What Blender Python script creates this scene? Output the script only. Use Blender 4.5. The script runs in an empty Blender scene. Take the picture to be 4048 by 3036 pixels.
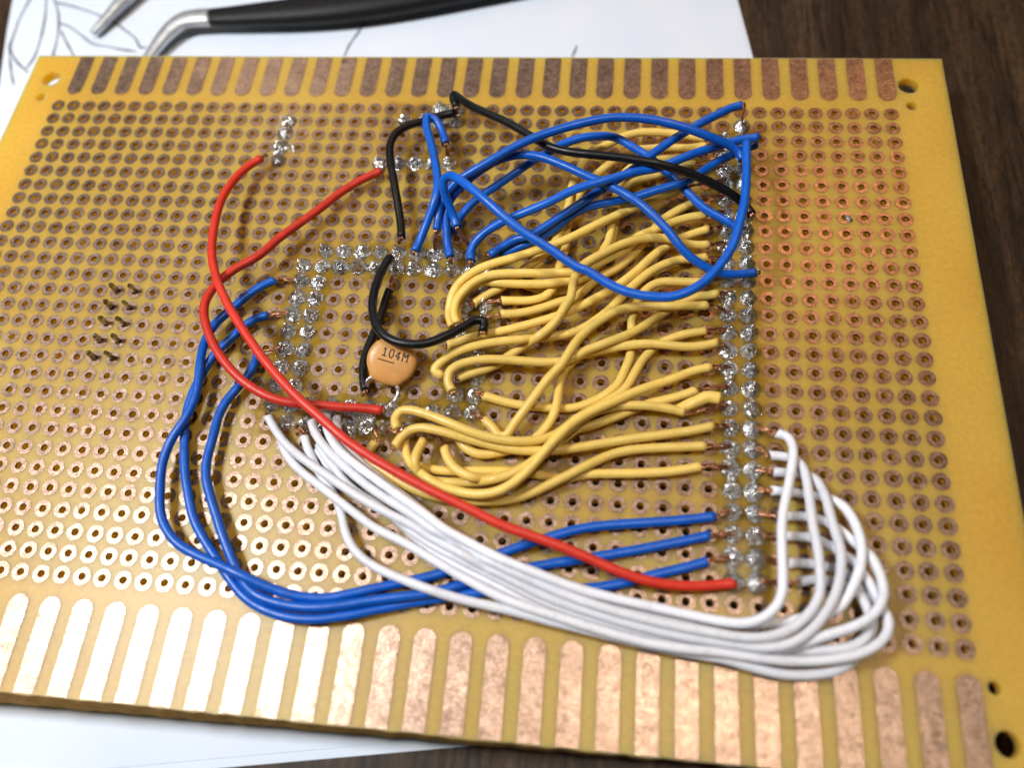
import bpy, bmesh, math, random
from mathutils import Vector, Matrix, noise
from mathutils.geometry import delaunay_2d_cdt

random.seed(7)
MM = 0.001            # every length below is in millimetres; the scene is built at real size in metres
PITCH = 2.54          # hole pitch of the board
scene = bpy.context.scene
COL = scene.collection

# ------------------------------------------------------------------ camera
cam_data = bpy.data.cameras.new('camera')
cam = bpy.data.objects.new('camera', cam_data)
COL.objects.link(cam)
scene.camera = cam
R0 = Vector((0.9924751519942013, 0.09123762229125162, -0.08166253089836187))
R1 = Vector((0.04890069632553113, -0.9067694087157747, -0.4187815197882097))
R2 = Vector((-0.11225771498193426, 0.411636897879531, -0.9044076900000086))
CAM = Vector((86.45, -84.09, 88.11))
m = Matrix((R0, -R1, -R2)).transposed().to_4x4()
m.translation = CAM * MM
cam.matrix_world = m
cam_data.sensor_width = 36.0
cam_data.sensor_fit = 'HORIZONTAL'
cam_data.lens = 3134.32 / 4048 * 36.0
cam_data.clip_start = 0.005
cam_data.clip_end = 20.0
cam_data.dof.use_dof = True
cam_data.dof.focus_distance = R2.dot(Vector((56, -38, 1)) - CAM) * MM
cam_data.dof.aperture_fstop = 13.0

# ------------------------------------------------------------------ world and lamps
world = bpy.data.worlds.new('World')
scene.world = world
world.use_nodes = True
bg = world.node_tree.nodes['Background']
bg.inputs['Color'].default_value = (0.78, 0.88, 1.0, 1)
bg.inputs['Strength'].default_value = 0.032


def lamp(name, loc, target, size, power, color):
    d = bpy.data.lights.new(name, 'AREA')
    d.shape = 'DISK'
    d.size = size * MM
    d.energy = power
    d.color = color
    o = bpy.data.objects.new(name, d)
    COL.objects.link(o)
    o.location = Vector(loc) * MM
    o.rotation_euler = (Vector(target) - Vector(loc)).to_track_quat('-Z', 'Y').to_euler()
    return o


lamp('desk_lamp_light', (-84, -50, 250), (55, -40, 0), 64, 0.83, (0.98, 0.98, 1.0))
lamp('window_light', (20, 930, 330), (60, 0, 0), 620, 0.75, (0.70, 0.85, 1.0))
lamp('ceiling_light', (175, -48, 600), (90, -60, 0), 60, 1.1, (1.0, 0.88, 0.74))
lamp('far_lamp_light', (-262, 515, 510), (40, 0, 0), 40, 0.26, (1.0, 0.84, 0.72))
lamp('warm_lamp_light', (232, 250, 380), (114, -21, 0), 20, 0.27, (1.0, 0.46, 0.15))

scene.view_settings.view_transform = 'Standard'
scene.view_settings.look = 'None'
scene.view_settings.exposure = 0.0
scene.view_settings.gamma = 1.0
scene.cycles.use_denoising = True
scene.cycles.max_bounces = 6
scene.cycles.diffuse_bounces = 3
scene.cycles.glossy_bounces = 3
scene.cycles.use_adaptive_sampling = True
scene.cycles.adaptive_threshold = 0.02
scene.cycles.caustics_reflective = False
scene.cycles.caustics_refractive = False
scene.cycles.sample_clamp_indirect = 4.0


# ------------------------------------------------------------------ materials
class Mat:
    def __init__(self, name):
        self.m = bpy.data.materials.new(name)
        self.m.use_nodes = True
        self.t = self.m.node_tree
        self.b = self.t.nodes['Principled BSDF']
        g = self.t.nodes.new('ShaderNodeNewGeometry')
        v = self.t.nodes.new('ShaderNodeVectorMath')
        v.operation = 'SCALE'
        v.inputs['Scale'].default_value = 1000.0
        self.t.links.new(g.outputs['Position'], v.inputs[0])
        self.pos = v.outputs[0]          # position in millimetres

    def set(self, **k):
        for n, v in k.items():
            self.b.inputs[n.replace('_', ' ')].default_value = v
        return self

    def stretch(self, sx, sy, sz):
        v = self.t.nodes.new('ShaderNodeVectorMath')
        v.operation = 'MULTIPLY'
        v.inputs[1].default_value = (sx, sy, sz)
        self.t.links.new(self.pos, v.inputs[0])
        return v.outputs[0]

    def noise(self, scale, detail=3.0, rough=0.55, vec=None, dist=0.0):
        n = self.t.nodes.new('ShaderNodeTexNoise')
        n.inputs['Scale'].default_value = scale
        n.inputs['Detail'].default_value = detail
        n.inputs['Roughness'].default_value = rough
        n.inputs['Distortion'].default_value = dist
        self.t.links.new(vec or self.pos, n.inputs['Vector'])
        return n.outputs['Fac']

    def ramp(self, fac, stops):
        r = self.t.nodes.new('ShaderNodeValToRGB')
        e = r.color_ramp.elements
        while len(e) < len(stops):
            e.new(0.5)
        for i, (p, c) in enumerate(stops):
            e[i].position = p
            e[i].color = tuple(c) + (1,) if isinstance(c, (tuple, list)) else (c, c, c, 1)
        self.t.links.new(fac, r.inputs[0])
        return r.outputs[0]

    def mix(self, fac, a, b, mode='MIX'):
        n = self.t.nodes.new('ShaderNodeMix')
        n.data_type = 'RGBA'
        n.blend_type = mode
        for sock, val in ((n.inputs[0], fac), (n.inputs[6], a), (n.inputs[7], b)):
            if isinstance(val, (int, float)):
                sock.default_value = val
            elif isinstance(val, tuple):
                sock.default_value = val + (1,)
            else:
                self.t.links.new(val, sock)
        return n.outputs[2]

    def link(self, out, name):
        self.t.links.new(out, self.b.inputs[name])
        return self

    def bump(self, h, strength, dist=0.05):
        n = self.t.nodes.new('ShaderNodeBump')
        n.inputs['Strength'].default_value = strength
        n.inputs['Distance'].default_value = dist * MM
        self.t.links.new(h, n.inputs['Height'])
        self.t.links.new(n.outputs[0], self.b.inputs['Normal'])
        return self

    def random(self):
        n = self.t.nodes.new('ShaderNodeObjectInfo')
        return n.outputs['Random']


M = {}

a = Mat('board_laminate').set(Roughness=0.38, Specular_IOR_Level=0.5)
big = a.ramp(a.noise(0.045, 2), [(0.35, (0.69, 0.365, 0.048)), (0.65, (0.77, 0.425, 0.066))])
fine = a.ramp(a.noise(1.6, 4), [(0.3, 0.90), (0.7, 1.06)])
lam_col = a.mix(1.0, big, fine, 'MULTIPLY')
# amber flux residue round the soldered rows and columns
sep = a.t.nodes.new('ShaderNodeSeparateXYZ')
a.t.links.new(a.pos, sep.inputs[0])


def span(out, lo, hi, soft=1.2):
    n1 = a.t.nodes.new('ShaderNodeMapRange')
    n1.interpolation_type = 'SMOOTHSTEP'
    n1.inputs['From Min'].default_value = lo - soft
    n1.inputs['From Max'].default_value = lo + soft * .4
    n2 = a.t.nodes.new('ShaderNodeMapRange')
    n2.interpolation_type = 'SMOOTHSTEP'
    n2.inputs['From Min'].default_value = hi + soft
    n2.inputs['From Max'].default_value = hi - soft * .4
    for n_ in (n1, n2):
        a.t.links.new(out, n_.inputs['Value'])
    return n1.outputs[0], n2.outputs[0]


def op(kind, x, y):
    n_ = a.t.nodes.new('ShaderNodeMath')
    n_.operation = kind
    for s_, v_ in ((n_.inputs[0], x), (n_.inputs[1], y)):
        if isinstance(v_, (int, float)):
            s_.default_value = v_
        else:
            a.t.links.new(v_, s_)
    return n_.outputs[0]


flux = None
for bx0, bx1, by0, by1 in [(99.5, 106.0, -68.5, -3.5), (44, 73, -29.8, -23.8), (44, 50.2, -52.5, -26), (66.5, 73, -48, -29), (44, 73, -52.8, -46.3), (53, 64.5, -11.5, 1.0), (36, 39.5, -11, -1.5)]:
    xa, xb = span(sep.outputs[0], bx0, bx1)
    ya, yb = span(sep.outputs[1], by0, by1)
    bxm = op('MULTIPLY', op('MULTIPLY', xa, xb), op('MULTIPLY', ya, yb))
    flux = bxm if flux is None else op('MAXIMUM', flux, bxm)
flux = op('MULTIPLY', flux, a.ramp(a.noise(0.35, 4, 0.6), [(0.34, 0.25), (0.6, 0.95)]))
a.link(a.mix(flux, lam_col, (0.34, 0.185, 0.015)), 'Base Color')
rgh = a.t.nodes.new('ShaderNodeMapRange')
rgh.inputs['To Min'].default_value = 0.40
rgh.inputs['To Max'].default_value = 0.14
a.t.links.new(flux, rgh.inputs['Value'])
a.link(rgh.outputs[0], 'Roughness')
a.set(Subsurface_Weight=1.0, Subsurface_Scale=0.0065)
a.b.inputs['Subsurface Radius'].default_value = (1.0, 0.86, 0.22)
mp = a.t.nodes.new('ShaderNodeMapping')
mp.inputs['Rotation'].default_value = (0, 0, math.radians(-48))
mp.inputs['Scale'].default_value = (0.35, 2.6, 1.0)
a.t.links.new(a.pos, mp.inputs['Vector'])
a.bump(a.noise(1.3, 5, 0.65, vec=mp.outputs[0]), 0.22, 0.06)
M['laminate'] = a.m

a = Mat('cut_edge').set(Roughness=0.8)
a.link(a.ramp(a.noise(1.0, 5, vec=a.stretch(0.7, 4, 4)), [(0.3, (0.20, 0.105, 0.022)), (0.7, (0.40, 0.23, 0.055))]), 'Base Color')
a.bump(a.noise(3, 4), 0.5, 0.2)
M['cut_edge'] = a.m


def copper(name, stops, rough, metal=1.0, specks=True, bump=0.55, soft=0.0, spk=0.40):
    a = Mat(name).set(Metallic=metal)
    n = a.noise(1.1, 6, 0.65, dist=0.4)
    c = a.ramp(n, stops)
    if specks:
        sp = a.ramp(a.noise(4.5, 6, 0.8), [(0.40, spk), (0.60, 1.0)])
        c = a.mix(1.0, c, sp, 'MULTIPLY')
    blot = a.ramp(a.noise(0.32, 5, 0.65, dist=0.6), [(0.34, 0.72), (0.60, 1.0)])
    c = a.mix(1.0, c, blot, 'MULTIPLY')
    mp = a.t.nodes.new('ShaderNodeMapping')
    mp.inputs['Rotation'].default_value = (0, 0, math.radians(52))
    mp.inputs['Scale'].default_value = (0.55, 7.0, 1.0)
    a.t.links.new(a.pos, mp.inputs['Vector'])
    scr = a.ramp(a.noise(1.0, 4, 0.65, vec=mp.outputs[0]), [(0.36, 0.55), (0.56, 1.0)])
    c = a.mix(0.55, c, scr, 'MULTIPLY')
    a.link(c, 'Base Color')
    a.link(a.ramp(a.noise(2.5, 5, 0.6), [(0.3, max(0.1, rough - 0.08)), (0.7, rough + 0.12)]), 'Roughness')
    a.bump(a.noise(4.5, 5, 0.65, vec=a.stretch(1.0, 0.55, 1)), bump, 0.05)
    if soft:
        # brushed foil: a wide soft lobe under a narrower polished one
        b2 = a.t.nodes.new('ShaderNodeBsdfPrincipled')
        b2.inputs['Metallic'].default_value = 1.0
        b2.inputs['Roughness'].default_value = soft
        a.t.links.new(c, b2.inputs['Base Color'])
        a.t.links.new(a.b.inputs['Normal'].links[0].from_socket, b2.inputs['Normal'])
        mx_ = a.t.nodes.new('ShaderNodeMixShader')
        mx_.inputs[0].default_value = 0.72
        a.t.links.new(a.b.outputs[0], mx_.inputs[1])
        a.t.links.new(b2.outputs[0], mx_.inputs[2])
        out = [n_ for n_ in a.t.nodes if n_.type == 'OUTPUT_MATERIAL'][0]
        a.t.links.new(mx_.outputs[0], out.inputs['Surface'])
    M[name] = a.m


copper('copper_pad', [(0.3, (0.40, 0.26, 0.18)), (0.55, (0.66, 0.45, 0.33)), (0.75, (0.88, 0.64, 0.49))], 0.21, soft=0.50)
copper('copper_finger', [(0.3, (0.40, 0.26, 0.18)), (0.5, (0.66, 0.45, 0.33)), (0.75, (0.88, 0.64, 0.49))], 0.21, soft=0.50, spk=0.50)
copper('copper_strand', [(0.3, (0.40, 0.17, 0.08)), (0.7, (0.80, 0.42, 0.24))], 0.30, bump=0.1, specks=False)

a = Mat('solder').set(Metallic=1.0)
a.link(a.ramp(a.noise(3.0, 4, 0.6), [(0.33, (0.30, 0.30, 0.28)), (0.46, (0.76, 0.77, 0.76)), (0.7, (0.93, 0.94, 0.94))]), 'Base Color')
a.link(a.ramp(a.noise(2.2, 3), [(0.35, 0.14), (0.65, 0.32)]), 'Roughness')
a.bump(a.noise(2.6, 5, 0.65, dist=0.8), 0.7, 0.18)
M['solder'] = a.m

a = Mat('tinned_pin').set(Metallic=1.0, Roughness=0.25)
a.link(a.ramp(a.noise(2.0, 3), [(0.3, (0.22, 0.20, 0.15)), (0.7, (0.48, 0.45, 0.37))]), 'Base Color')
M['tinned_pin'] = a.m


def plastic(name, lo, hi, rough, spec=0.5, sss=0.0, scuff=0.12, radius=(1, 1, 1)):
    a = Mat(name).set(Specular_IOR_Level=spec)
    col = a.ramp(a.noise(0.55, 4, 0.6), [(0.3, lo), (0.7, hi)])
    tone = a.ramp(a.random(), [(0.0, 0.86), (1.0, 1.08)])
    smudge = a.ramp(a.noise(0.9, 5, 0.7, dist=1.0), [(0.30, 0.82), (0.48, 1.0)])
    a.link(a.mix(1.0, a.mix(1.0, col, tone, 'MULTIPLY'), smudge, 'MULTIPLY'), 'Base Color')
    a.link(a.ramp(a.noise(3.0, 4), [(0.3, rough - 0.07), (0.7, rough + 0.10)]), 'Roughness')
    if sss:
        a.set(Subsurface_Weight=sss, Subsurface_Scale=0.0005)
        a.b.inputs['Subsurface Radius'].default_value = radius
    a.bump(a.noise(6.5, 3), scuff, 0.06)
    M[name] = a.m


plastic('blue_wire', (0.001, 0.100, 0.52), (0.002, 0.125, 0.66), 0.34)
plastic('red_wire', (0.62, 0.030, 0.013), (0.74, 0.042, 0.020), 0.40)
plastic('black_wire', (0.003, 0.003, 0.004), (0.006, 0.006, 0.007), 0.36, spec=0.4)
plastic('white_wire', (0.80, 0.83, 0.91), (0.87, 0.89, 0.94), 0.40)
plastic('yellow_wire', (0.83, 0.575, 0.125), (0.90, 0.645, 0.16), 0.34)
plastic('capacitor_coat', (0.72, 0.345, 0.095), (0.78, 0.40, 0.12), 0.34, scuff=0.2)
plastic('ink', (0.012, 0.011, 0.013), (0.025, 0.022, 0.022), 0.6)
plastic('socket_plastic', (0.010, 0.010, 0.010), (0.016, 0.016, 0.016), 0.5)
plastic('tool_grip', (0.004, 0.004, 0.004), (0.007, 0.007, 0.007), 0.5, spec=0.3)

a = Mat('steel').set(Metallic=1.0)
a.link(a.ramp(a.noise(0.8, 4), [(0.3, (0.42, 0.44, 0.45)), (0.7, (0.62, 0.64, 0.65))]), 'Base Color')
a.link(a.ramp(a.noise(1.5, 4, vec=a.stretch(0.4, 2.5, 1)), [(0.3, 0.50), (0.7, 0.64)]), 'Roughness')
M['steel'] = a.m

a = Mat('paper').set(Roughness=0.85, Specular_IOR_Level=0.2)
a.link(a.ramp(a.noise(0.05, 3), [(0.3, (0.70, 0.79, 0.92)), (0.7, (0.77, 0.84, 0.94))]), 'Base Color')
a.bump(a.noise(1.8, 4), 0.08, 0.05)
M['paper'] = a.m

a = Mat('pencil').set(Roughness=0.7)
a.link(a.ramp(a.noise(3.0, 4), [(0.35, (0.09, 0.09, 0.10)), (0.75, (0.40, 0.42, 0.46))]), 'Base Color')
M['pencil'] = a.m

a = Mat('wood_laminate').set(Roughness=0.5, Specular_IOR_Level=0.25)
v1 = a.stretch(0.30, 0.022, 1)
v2 = a.stretch(1.3, 0.10, 1)
base = a.ramp(a.noise(1.0, 5, 0.6, vec=v1, dist=0.7), [(0.30, (0.013, 0.008, 0.0045)), (0.52, (0.046, 0.026, 0.013)), (0.75, (0.088, 0.053, 0.027))])
streak = a.ramp(a.noise(1.0, 4, 0.6, vec=v2, dist=0.4), [(0.36, 0.35), (0.46, 1.0)])
grainy = a.ramp(a.noise(1.6, 4, 0.7, vec=a.stretch(1, 0.45, 1)), [(0.32, 0.55), (0.68, 1.3)])
a.link(a.mix(1.0, a.mix(1.0, base, streak, 'MULTIPLY'), grainy, 'MULTIPLY'), 'Base Color')
a.bump(a.noise(1.0, 4, vec=v2), 0.25, 0.15)
M['wood'] = a.m


# ------------------------------------------------------------------ object helpers
def mesh_obj(name, verts, faces, mat, parent=None, smooth=True, loc=None, mats=None, fmat=None):
    """verts in mm, relative to loc (mm, world) when loc is given, else world mm."""
    me = bpy.data.meshes.new(name)
    base = Vector(loc) if loc is not None else Vector((0, 0, 0))
    me.from_pydata([tuple(c * MM for c in v) for v in verts], [], faces)
    for mm_ in (mats or [mat]):
        me.materials.append(M[mm_])
    if fmat:
        me.polygons.foreach_set('material_index', fmat)
    if smooth:
        me.polygons.foreach_set('use_smooth', [True] * len(faces))
    me.update()
    return link(name, me, base, parent)


def link(name, me, loc_mm, parent=None):
    o = bpy.data.objects.new(name, me)
    COL.objects.link(o)
    o.location = Vector(loc_mm) * MM
    if parent is not None:
        o.parent = parent
        o.location = o.location - BASES[parent.name]
    return o


BASES = {}


def empty(name, loc_mm):
    o = bpy.data.objects.new(name, None)
    o.empty_display_size = 0.005
    COL.objects.link(o)
    o.location = Vector(loc_mm) * MM
    BASES[o.name] = Vector(loc_mm) * MM
    return o


def tag(o, label, cat, group=None, kind=None):
    if label:
        o['label'] = label
    if cat:
        o['category'] = cat
    if group:
        o['group'] = group
    if kind:
        o['kind'] = kind
    return o


def catmull(P, sub):
    out = []
    Q = [P[0] * 2 - P[1]] + P + [P[-1] * 2 - P[-2]]
    for i in range(1, len(Q) - 2):
        p0, p1, p2, p3 = Q[i - 1:i + 3]
        for k in range(sub):
            t = k / sub
            out.append(0.5 * ((2 * p1) + (p2 - p0) * t + (2 * p0 - 5 * p1 + 4 * p2 - p3) * t * t + (3 * p1 - p0 - 3 * p2 + p3) * t ** 3))
    out.append(P[-1].copy())
    return out


def frames(P, up=None):
    T = []
    for i in range(len(P)):
        d = P[min(i + 1, len(P) - 1)] - P[max(i - 1, 0)]
        T.append(d.normalized() if d.length > 1e-9 else Vector((1, 0, 0)))
    u = up or Vector((0, 0, 1))
    n = u - T[0] * u.dot(T[0])
    if n.length < 1e-3:
        n = Vector((1, 0, 0)) - T[0] * T[0].x
    n.normalize()
    N = [n]
    for i in range(1, len(P)):
        n = N[-1] - T[i] * N[-1].dot(T[i])
        n.normalize()
        N.append(n)
    return T, N


def tube(P, rad, sides=14, verts=None, faces=None, rough=0.0, seed=0.0, flat=1.0, up=None, cut=False):
    """swept tube; rad is a number or a function of the 0-1 position; flat squashes along the normal."""
    verts = [] if verts is None else verts
    faces = [] if faces is None else faces
    T, N = frames(P, up)
    s0 = len(verts)
    n = len(P)
    for i, p in enumerate(P):
        B = T[i].cross(N[i])
        r = rad(i / (n - 1)) if callable(rad) else rad
        for k in range(sides):
            a_ = 2 * math.pi * k / sides
            rr = r
            if rough:
                rr *= 1 + rough * noise.noise(Vector((p.x * 0.9 + seed, p.y * 0.9, math.cos(a_) * 0.8 + p.z)))
            v = p + N[i] * (math.cos(a_) * rr * flat) + B * (math.sin(a_) * rr)
            if cut and i in (0, n - 1):
                v += T[i] * (0.16 * math.sin(a_ + seed) + 0.10 * noise.noise(Vector((a_ * 2.0, seed, i))))
            verts.append(tuple(v))
    for i in range(n - 1):
        for k in range(sides):
            k2 = (k + 1) % sides
            faces.append((s0 + i * sides + k, s0 + i * sides + k2, s0 + (i + 1) * sides + k2, s0 + (i + 1) * sides + k))
    faces.append(tuple(s0 + k for k in range(sides))[::-1])
    faces.append(tuple(s0 + (n - 1) * sides + k for k in range(sides)))
    return verts, faces


def sharp_caps(o, sides):
    for p in o.data.polygons:
        if len(p.vertices) == sides:
            p.use_smooth = False
    return o


# ------------------------------------------------------------------ setting: table and paper
TABLE_Z = -8.55
tv = [(-300, -250, TABLE_Z), (420, -250, TABLE_Z), (420, 420, TABLE_Z), (-300, 420, TABLE_Z)]
tv += [(x, y, TABLE_Z - 25) for x, y, _ in tv]
table = mesh_obj('table_top', tv, [(0, 1, 2, 3), (7, 6, 5, 4), (0, 4, 5, 1), (1, 5, 6, 2), (2, 6, 7, 3), (3, 7, 4, 0)], 'wood', smooth=False)
tag(table, None, None, kind='structure')


def sheet(name, outline, z0, th):
    """a thin sheet of paper with a slightly wavy surface, cut along an outline"""
    poly = [Vector((x, y)) for x, y in outline]
    dense = []
    for i in range(len(poly)):
        p, q = poly[i], poly[(i + 1) % len(poly)]
        k = max(1, int((q - p).length / 6))
        dense += [p.lerp(q, j / k) for j in range(k)]
    n = len(dense)
    inner = []
    xs = [p.x for p in poly]
    ys = [p.y for p in poly]
    y = min(ys) + 4
    while y < max(ys) - 3:
        x = min(xs) + 4
        while x < max(xs) - 3:
            inner.append(Vector((x, y)))
            x += 8
        y += 8
    vs, es, fs, *_ = delaunay_2d_cdt(dense + inner, [(i, (i + 1) % n) for i in range(n)], [list(range(n))], 1, 1e-5)
    cnt = len(vs)
    V = []
    for v in vs:
        h = 0.10 * noise.noise(Vector((v.x * 0.03, v.y * 0.03, z0)))
        V.append((v.x, v.y, z0 + th + h * 0.3))
    for v in V[:cnt]:
        V.append((v[0], v[1], v[2] - th))
    F = [tuple(f) for f in fs] + [tuple(i + cnt for i in reversed(f)) for f in fs]
    use = {}
    for f in fs:
        for i in range(len(f)):
            e = (f[i], f[(i + 1) % len(f)])
            use[e] = 1
    for (i, j) in list(use):
        if (j, i) not in use:
            F.append((j, i, i + cnt, j + cnt))
    return V, F


V, F = sheet('paper_sheet', [(-2.5, -97), (123.0, -75.2), (98.4, 75), (-36, 75), (-26.2, 33.8), (-24.3, 25.8), (-19.8, 9.5)], TABLE_Z + 0.17, 0.10)
paper = mesh_obj('paper_sheet', V, F, 'paper', smooth=False)
tag(paper, 'white paper sheet with pencil drawing, lying under the circuit board', 'paper')
BASES[paper.name] = Vector((0, 0, 0))
V, F = sheet('paper_sheet', [(-3.2, -98.1), (123.4, -76.2), (99.0, 76), (-36.4, 76), (-26.6, 33.8), (-24.7, 25.8), (-20.2, 9.5)], TABLE_Z + 0.03, 0.10)
paper2 = mesh_obj('paper_sheet', V, F, 'paper', smooth=False)
tag(paper2, 'lower white paper sheet, a thin edge showing below the drawn-on sheet', 'paper')

PZ = TABLE_Z + 0.30
PENCIL = [[(-23.1, 34.7), (-22.96, 33.47), (-23.17, 29.05), (-22.77, 24.74), (-22.35, 22.05), (-21.19, 19.78), (-19.15, 17.55), (-16.62, 15.54)], [(-22.8, 22.43), (-21.21, 18.65), (-19.51, 14.97), (-18.17, 12.63)], [(-19.97, 34.67), (-19.53, 33.44), (-18.11, 28.63), (-17.05, 23.2), (-16.73, 19.04), (-17.26, 16.45)], [(-18.42, 34.66), (-17.83, 33.43), (-15.64, 29.41), (-14.14, 24.73), (-13.41, 20.55), (-12.93, 17.95)], [(-17.15, 32.82), (-13.41, 31.79), (-9.22, 30.17), (-4.97, 28.19), (-1.14, 25.48), (1.2, 23.58), (2.5, 21.7), (3.86, 21.52)], [(-14.65, 27.44), (-12.56, 26.66), (-9.8, 24.73), (-6.66, 22.44), (-3.48, 21.69), (-0.32, 20.95), (2.12, 20.59)], [(-13.81, 25.5), (-11.83, 22.82), (-9.67, 20.0), (-8.39, 17.97)], [(42.9, 29.52), (42.6, 28.02), (41.53, 24.68), (40.62, 22.12), (40.26, 19.6)], [(79.63, 21.99), (79.31, 20.77), (79.0, 19.56)]]
for pts in PENCIL:
    P = catmull([Vector((x, y, PZ + 0.02)) for x, y in pts], 6)
    V, F = tube(P, lambda t: 0.20 + 0.05 * math.sin(t * 17), sides=6, flat=0.25, rough=0.5)
    mesh_obj('pencil_line', V, F, 'pencil', paper)

# ------------------------------------------------------------------ circuit board
X0, X1, YT, YB, TH = -7.15, 132.5, 10.5, -84.1, 1.6
NC, NR = 50, 29
board = tag(empty('circuit_board', (62.7, -36.8, -TH)), 'yellow perforated prototype board with copper pads and edge contact fingers', 'circuit board')

# laminate plate with every drilled hole; hole rings are 24-gons set into square cells
verts, faces, fm = [], [], []
index = {}


def vid(x, y, z):
    k = (round(x, 3), round(y, 3), round(z, 3))
    if k not in index:
        index[k] = len(verts)
        verts.append(k)
    return index[k]


SEG = 24
ring = [(math.cos(2 * math.pi * k / SEG), math.sin(2 * math.pi * k / SEG)) for k in range(SEG)]
sq = [(c / max(abs(c), abs(s)), s / max(abs(c), abs(s))) for c, s in ring]
HR = 0.47
H = PITCH / 2
for r in range(NR):
    for c in range(NC):
        cx, cy = c * PITCH, -r * PITCH
        ti = [vid(cx + HR * a_, cy + HR * b_, 0) for a_, b_ in ring]
        to = [vid(cx + H * a_, cy + H * b_, 0) for a_, b_ in sq]
        bi = [vid(cx + HR * a_, cy + HR * b_, -TH) for a_, b_ in ring]
        bo = [vid(cx + H * a_, cy + H * b_, -TH) for a_, b_ in sq]
        for k in range(SEG):
            j = (k + 1) % SEG
            faces.append((ti[k], to[k], to[j], ti[j]))
            faces.append((bi[j], bo[j], bo[k], bi[k]))
            faces.append((ti[j], bi[j], bi[k], ti[k]))
            fm += [0, 0, 0]

# margin round the grid, with mounting holes, triangulated
gx0, gx1, gy0, gy1 = -H, (NC - 1) * PITCH + H, -(NR - 1) * PITCH - H, H
outer = []


def run(p, q, n, jag=0.0):
    for k in range(n):
        t = k / n
        outer.append((p[0] + (q[0] - p[0]) * t + (random.uniform(-jag, jag) if 0 < k else 0) * abs(q[1] - p[1]) / (abs(q[1] - p[1]) + abs(q[0] - p[0])),
                      p[1] + (q[1] - p[1]) * t + (random.uniform(-jag, jag) if 0 < k else 0) * abs(q[0] - p[0]) / (abs(q[1] - p[1]) + abs(q[0] - p[0]))))


run((X0, YB), (X1, YB + 0.0), 110, 0.09)
run((X1, YB), (X1, YT), 40, 0.02)
run((X1, YT), (X0, YT + 0.15), 60, 0.03)
run((X0, YT + 0.15), (X0, YB), 40, 0.02)
inner = []
ts = [math.tan(math.radians(d)) for d in (-45, -30, -15, 0, 15, 30)]
for c in range(NC):
    inner += [(c * PITCH + H * t, gy0) for t in ts]
for r in range(NR - 1, -1, -1):
    inner += [(gx1, -r * PITCH + H * t) for t in ts]
for c in range(NC - 1, -1, -1):
    inner += [(c * PITCH - H * t, gy1) for t in ts]
for r in range(NR):
    inner += [(gx0, -r * PITCH - H * t) for t in ts]
HOLES = [(-3.3, 5.7, 1.5), (-3.75, 1.9, 0.75), (127.4, 5.35, 1.42), (127.45, 1.6, 0.75), (126.85, -74.7, 0.66), (127.3, -79.8, 1.25), (-3.5, -79.6, 1.4), (-3.7, -74.8, 0.7)]
pts2, edges = [], []


def loop(pl):
    s0 = len(pts2)
    for p in pl:
        pts2.append(Vector(p))
    n = len(pl)
    for k in range(n):
        edges.append((s0 + k, s0 + (k + 1) % n))


loop(outer)
loop(inner)
for hx, hy, hr in HOLES:
    loop([(hx + hr * math.cos(2 * math.pi * k / 32), hy + hr * math.sin(2 * math.pi * k / 32)) for k in range(32)])
v2, e2, f2, *_ = delaunay_2d_cdt(pts2, edges, [], 0, 1e-6)


def inside(p):
    if gx0 < p[0] < gx1 and gy0 < p[1] < gy1:
        return False
    if any((p[0] - hx) ** 2 + (p[1] - hy) ** 2 < (hr * 0.995) ** 2 for hx, hy, hr in HOLES):
        return False
    # point in outer polygon
    c_ = False
    j = len(outer) - 1
    for i in range(len(outer)):
        (xi, yi), (xj, yj) = outer[i], outer[j]
        if (yi > p[1]) != (yj > p[1]) and p[0] < (xj - xi) * (p[1] - yi) / (yj - yi) + xi:
            c_ = not c_
        j = i
    return c_


def slope(x, y):
    """the near edge was snapped, not sawn: its underside sticks out"""
    if y > YB + 0.3:
        return y
    t = max(0.0, min(1.0, (x - 15) / 90))
    return y - (1.15 * (1 - t) + 0.10 * t) * (1 + 0.12 * noise.noise(Vector((x * 0.4, 0, 3))))


keep = []
for f in f2:
    cx = sum(v2[i].x for i in f) / len(f)
    cy = sum(v2[i].y for i in f) / len(f)
    if inside((cx, cy)):
        keep.append(f)
top = {i: vid(v2[i].x, v2[i].y, 0) for f in keep for i in f}
bot = {i: vid(v2[i].x, slope(v2[i].x, v2[i].y), -TH) for f in keep for i in f}
used = set()
for f in keep:
    ccw = (v2[f[1]] - v2[f[0]]).cross(v2[f[2]] - v2[f[0]]) > 0
    g_ = list(f) if ccw else list(reversed(f))
    faces.append(tuple(top[i] for i in g_))
    faces.append(tuple(bot[i] for i in reversed(g_)))
    fm += [0, 0]
    for i in range(len(g_)):
        used.add((g_[i], g_[(i + 1) % len(g_)]))
for (i, j) in used:
    if (j, i) not in used:
        mx, my = (v2[i].x + v2[j].x) / 2, (v2[i].y + v2[j].y) / 2
        on_grid = (abs(mx - gx0) < 1e-3 or abs(mx - gx1) < 1e-3) and gy0 - .01 <= my <= gy1 + .01 or (abs(my - gy0) < 1e-3 or abs(my - gy1) < 1e-3) and gx0 - .01 <= mx <= gx1 + .01
        if on_grid:
            continue
        faces.append((top[j], top[i], bot[i], bot[j]))
        fm.append(1 if my < YB + 0.3 else 0)
lam = mesh_obj('laminate', verts, faces, None, board, smooth=False, mats=['laminate', 'cut_edge'], fmat=fm)

# contact fingers: a rounded bar of copper foil each
FOIL = 0.05


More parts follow.
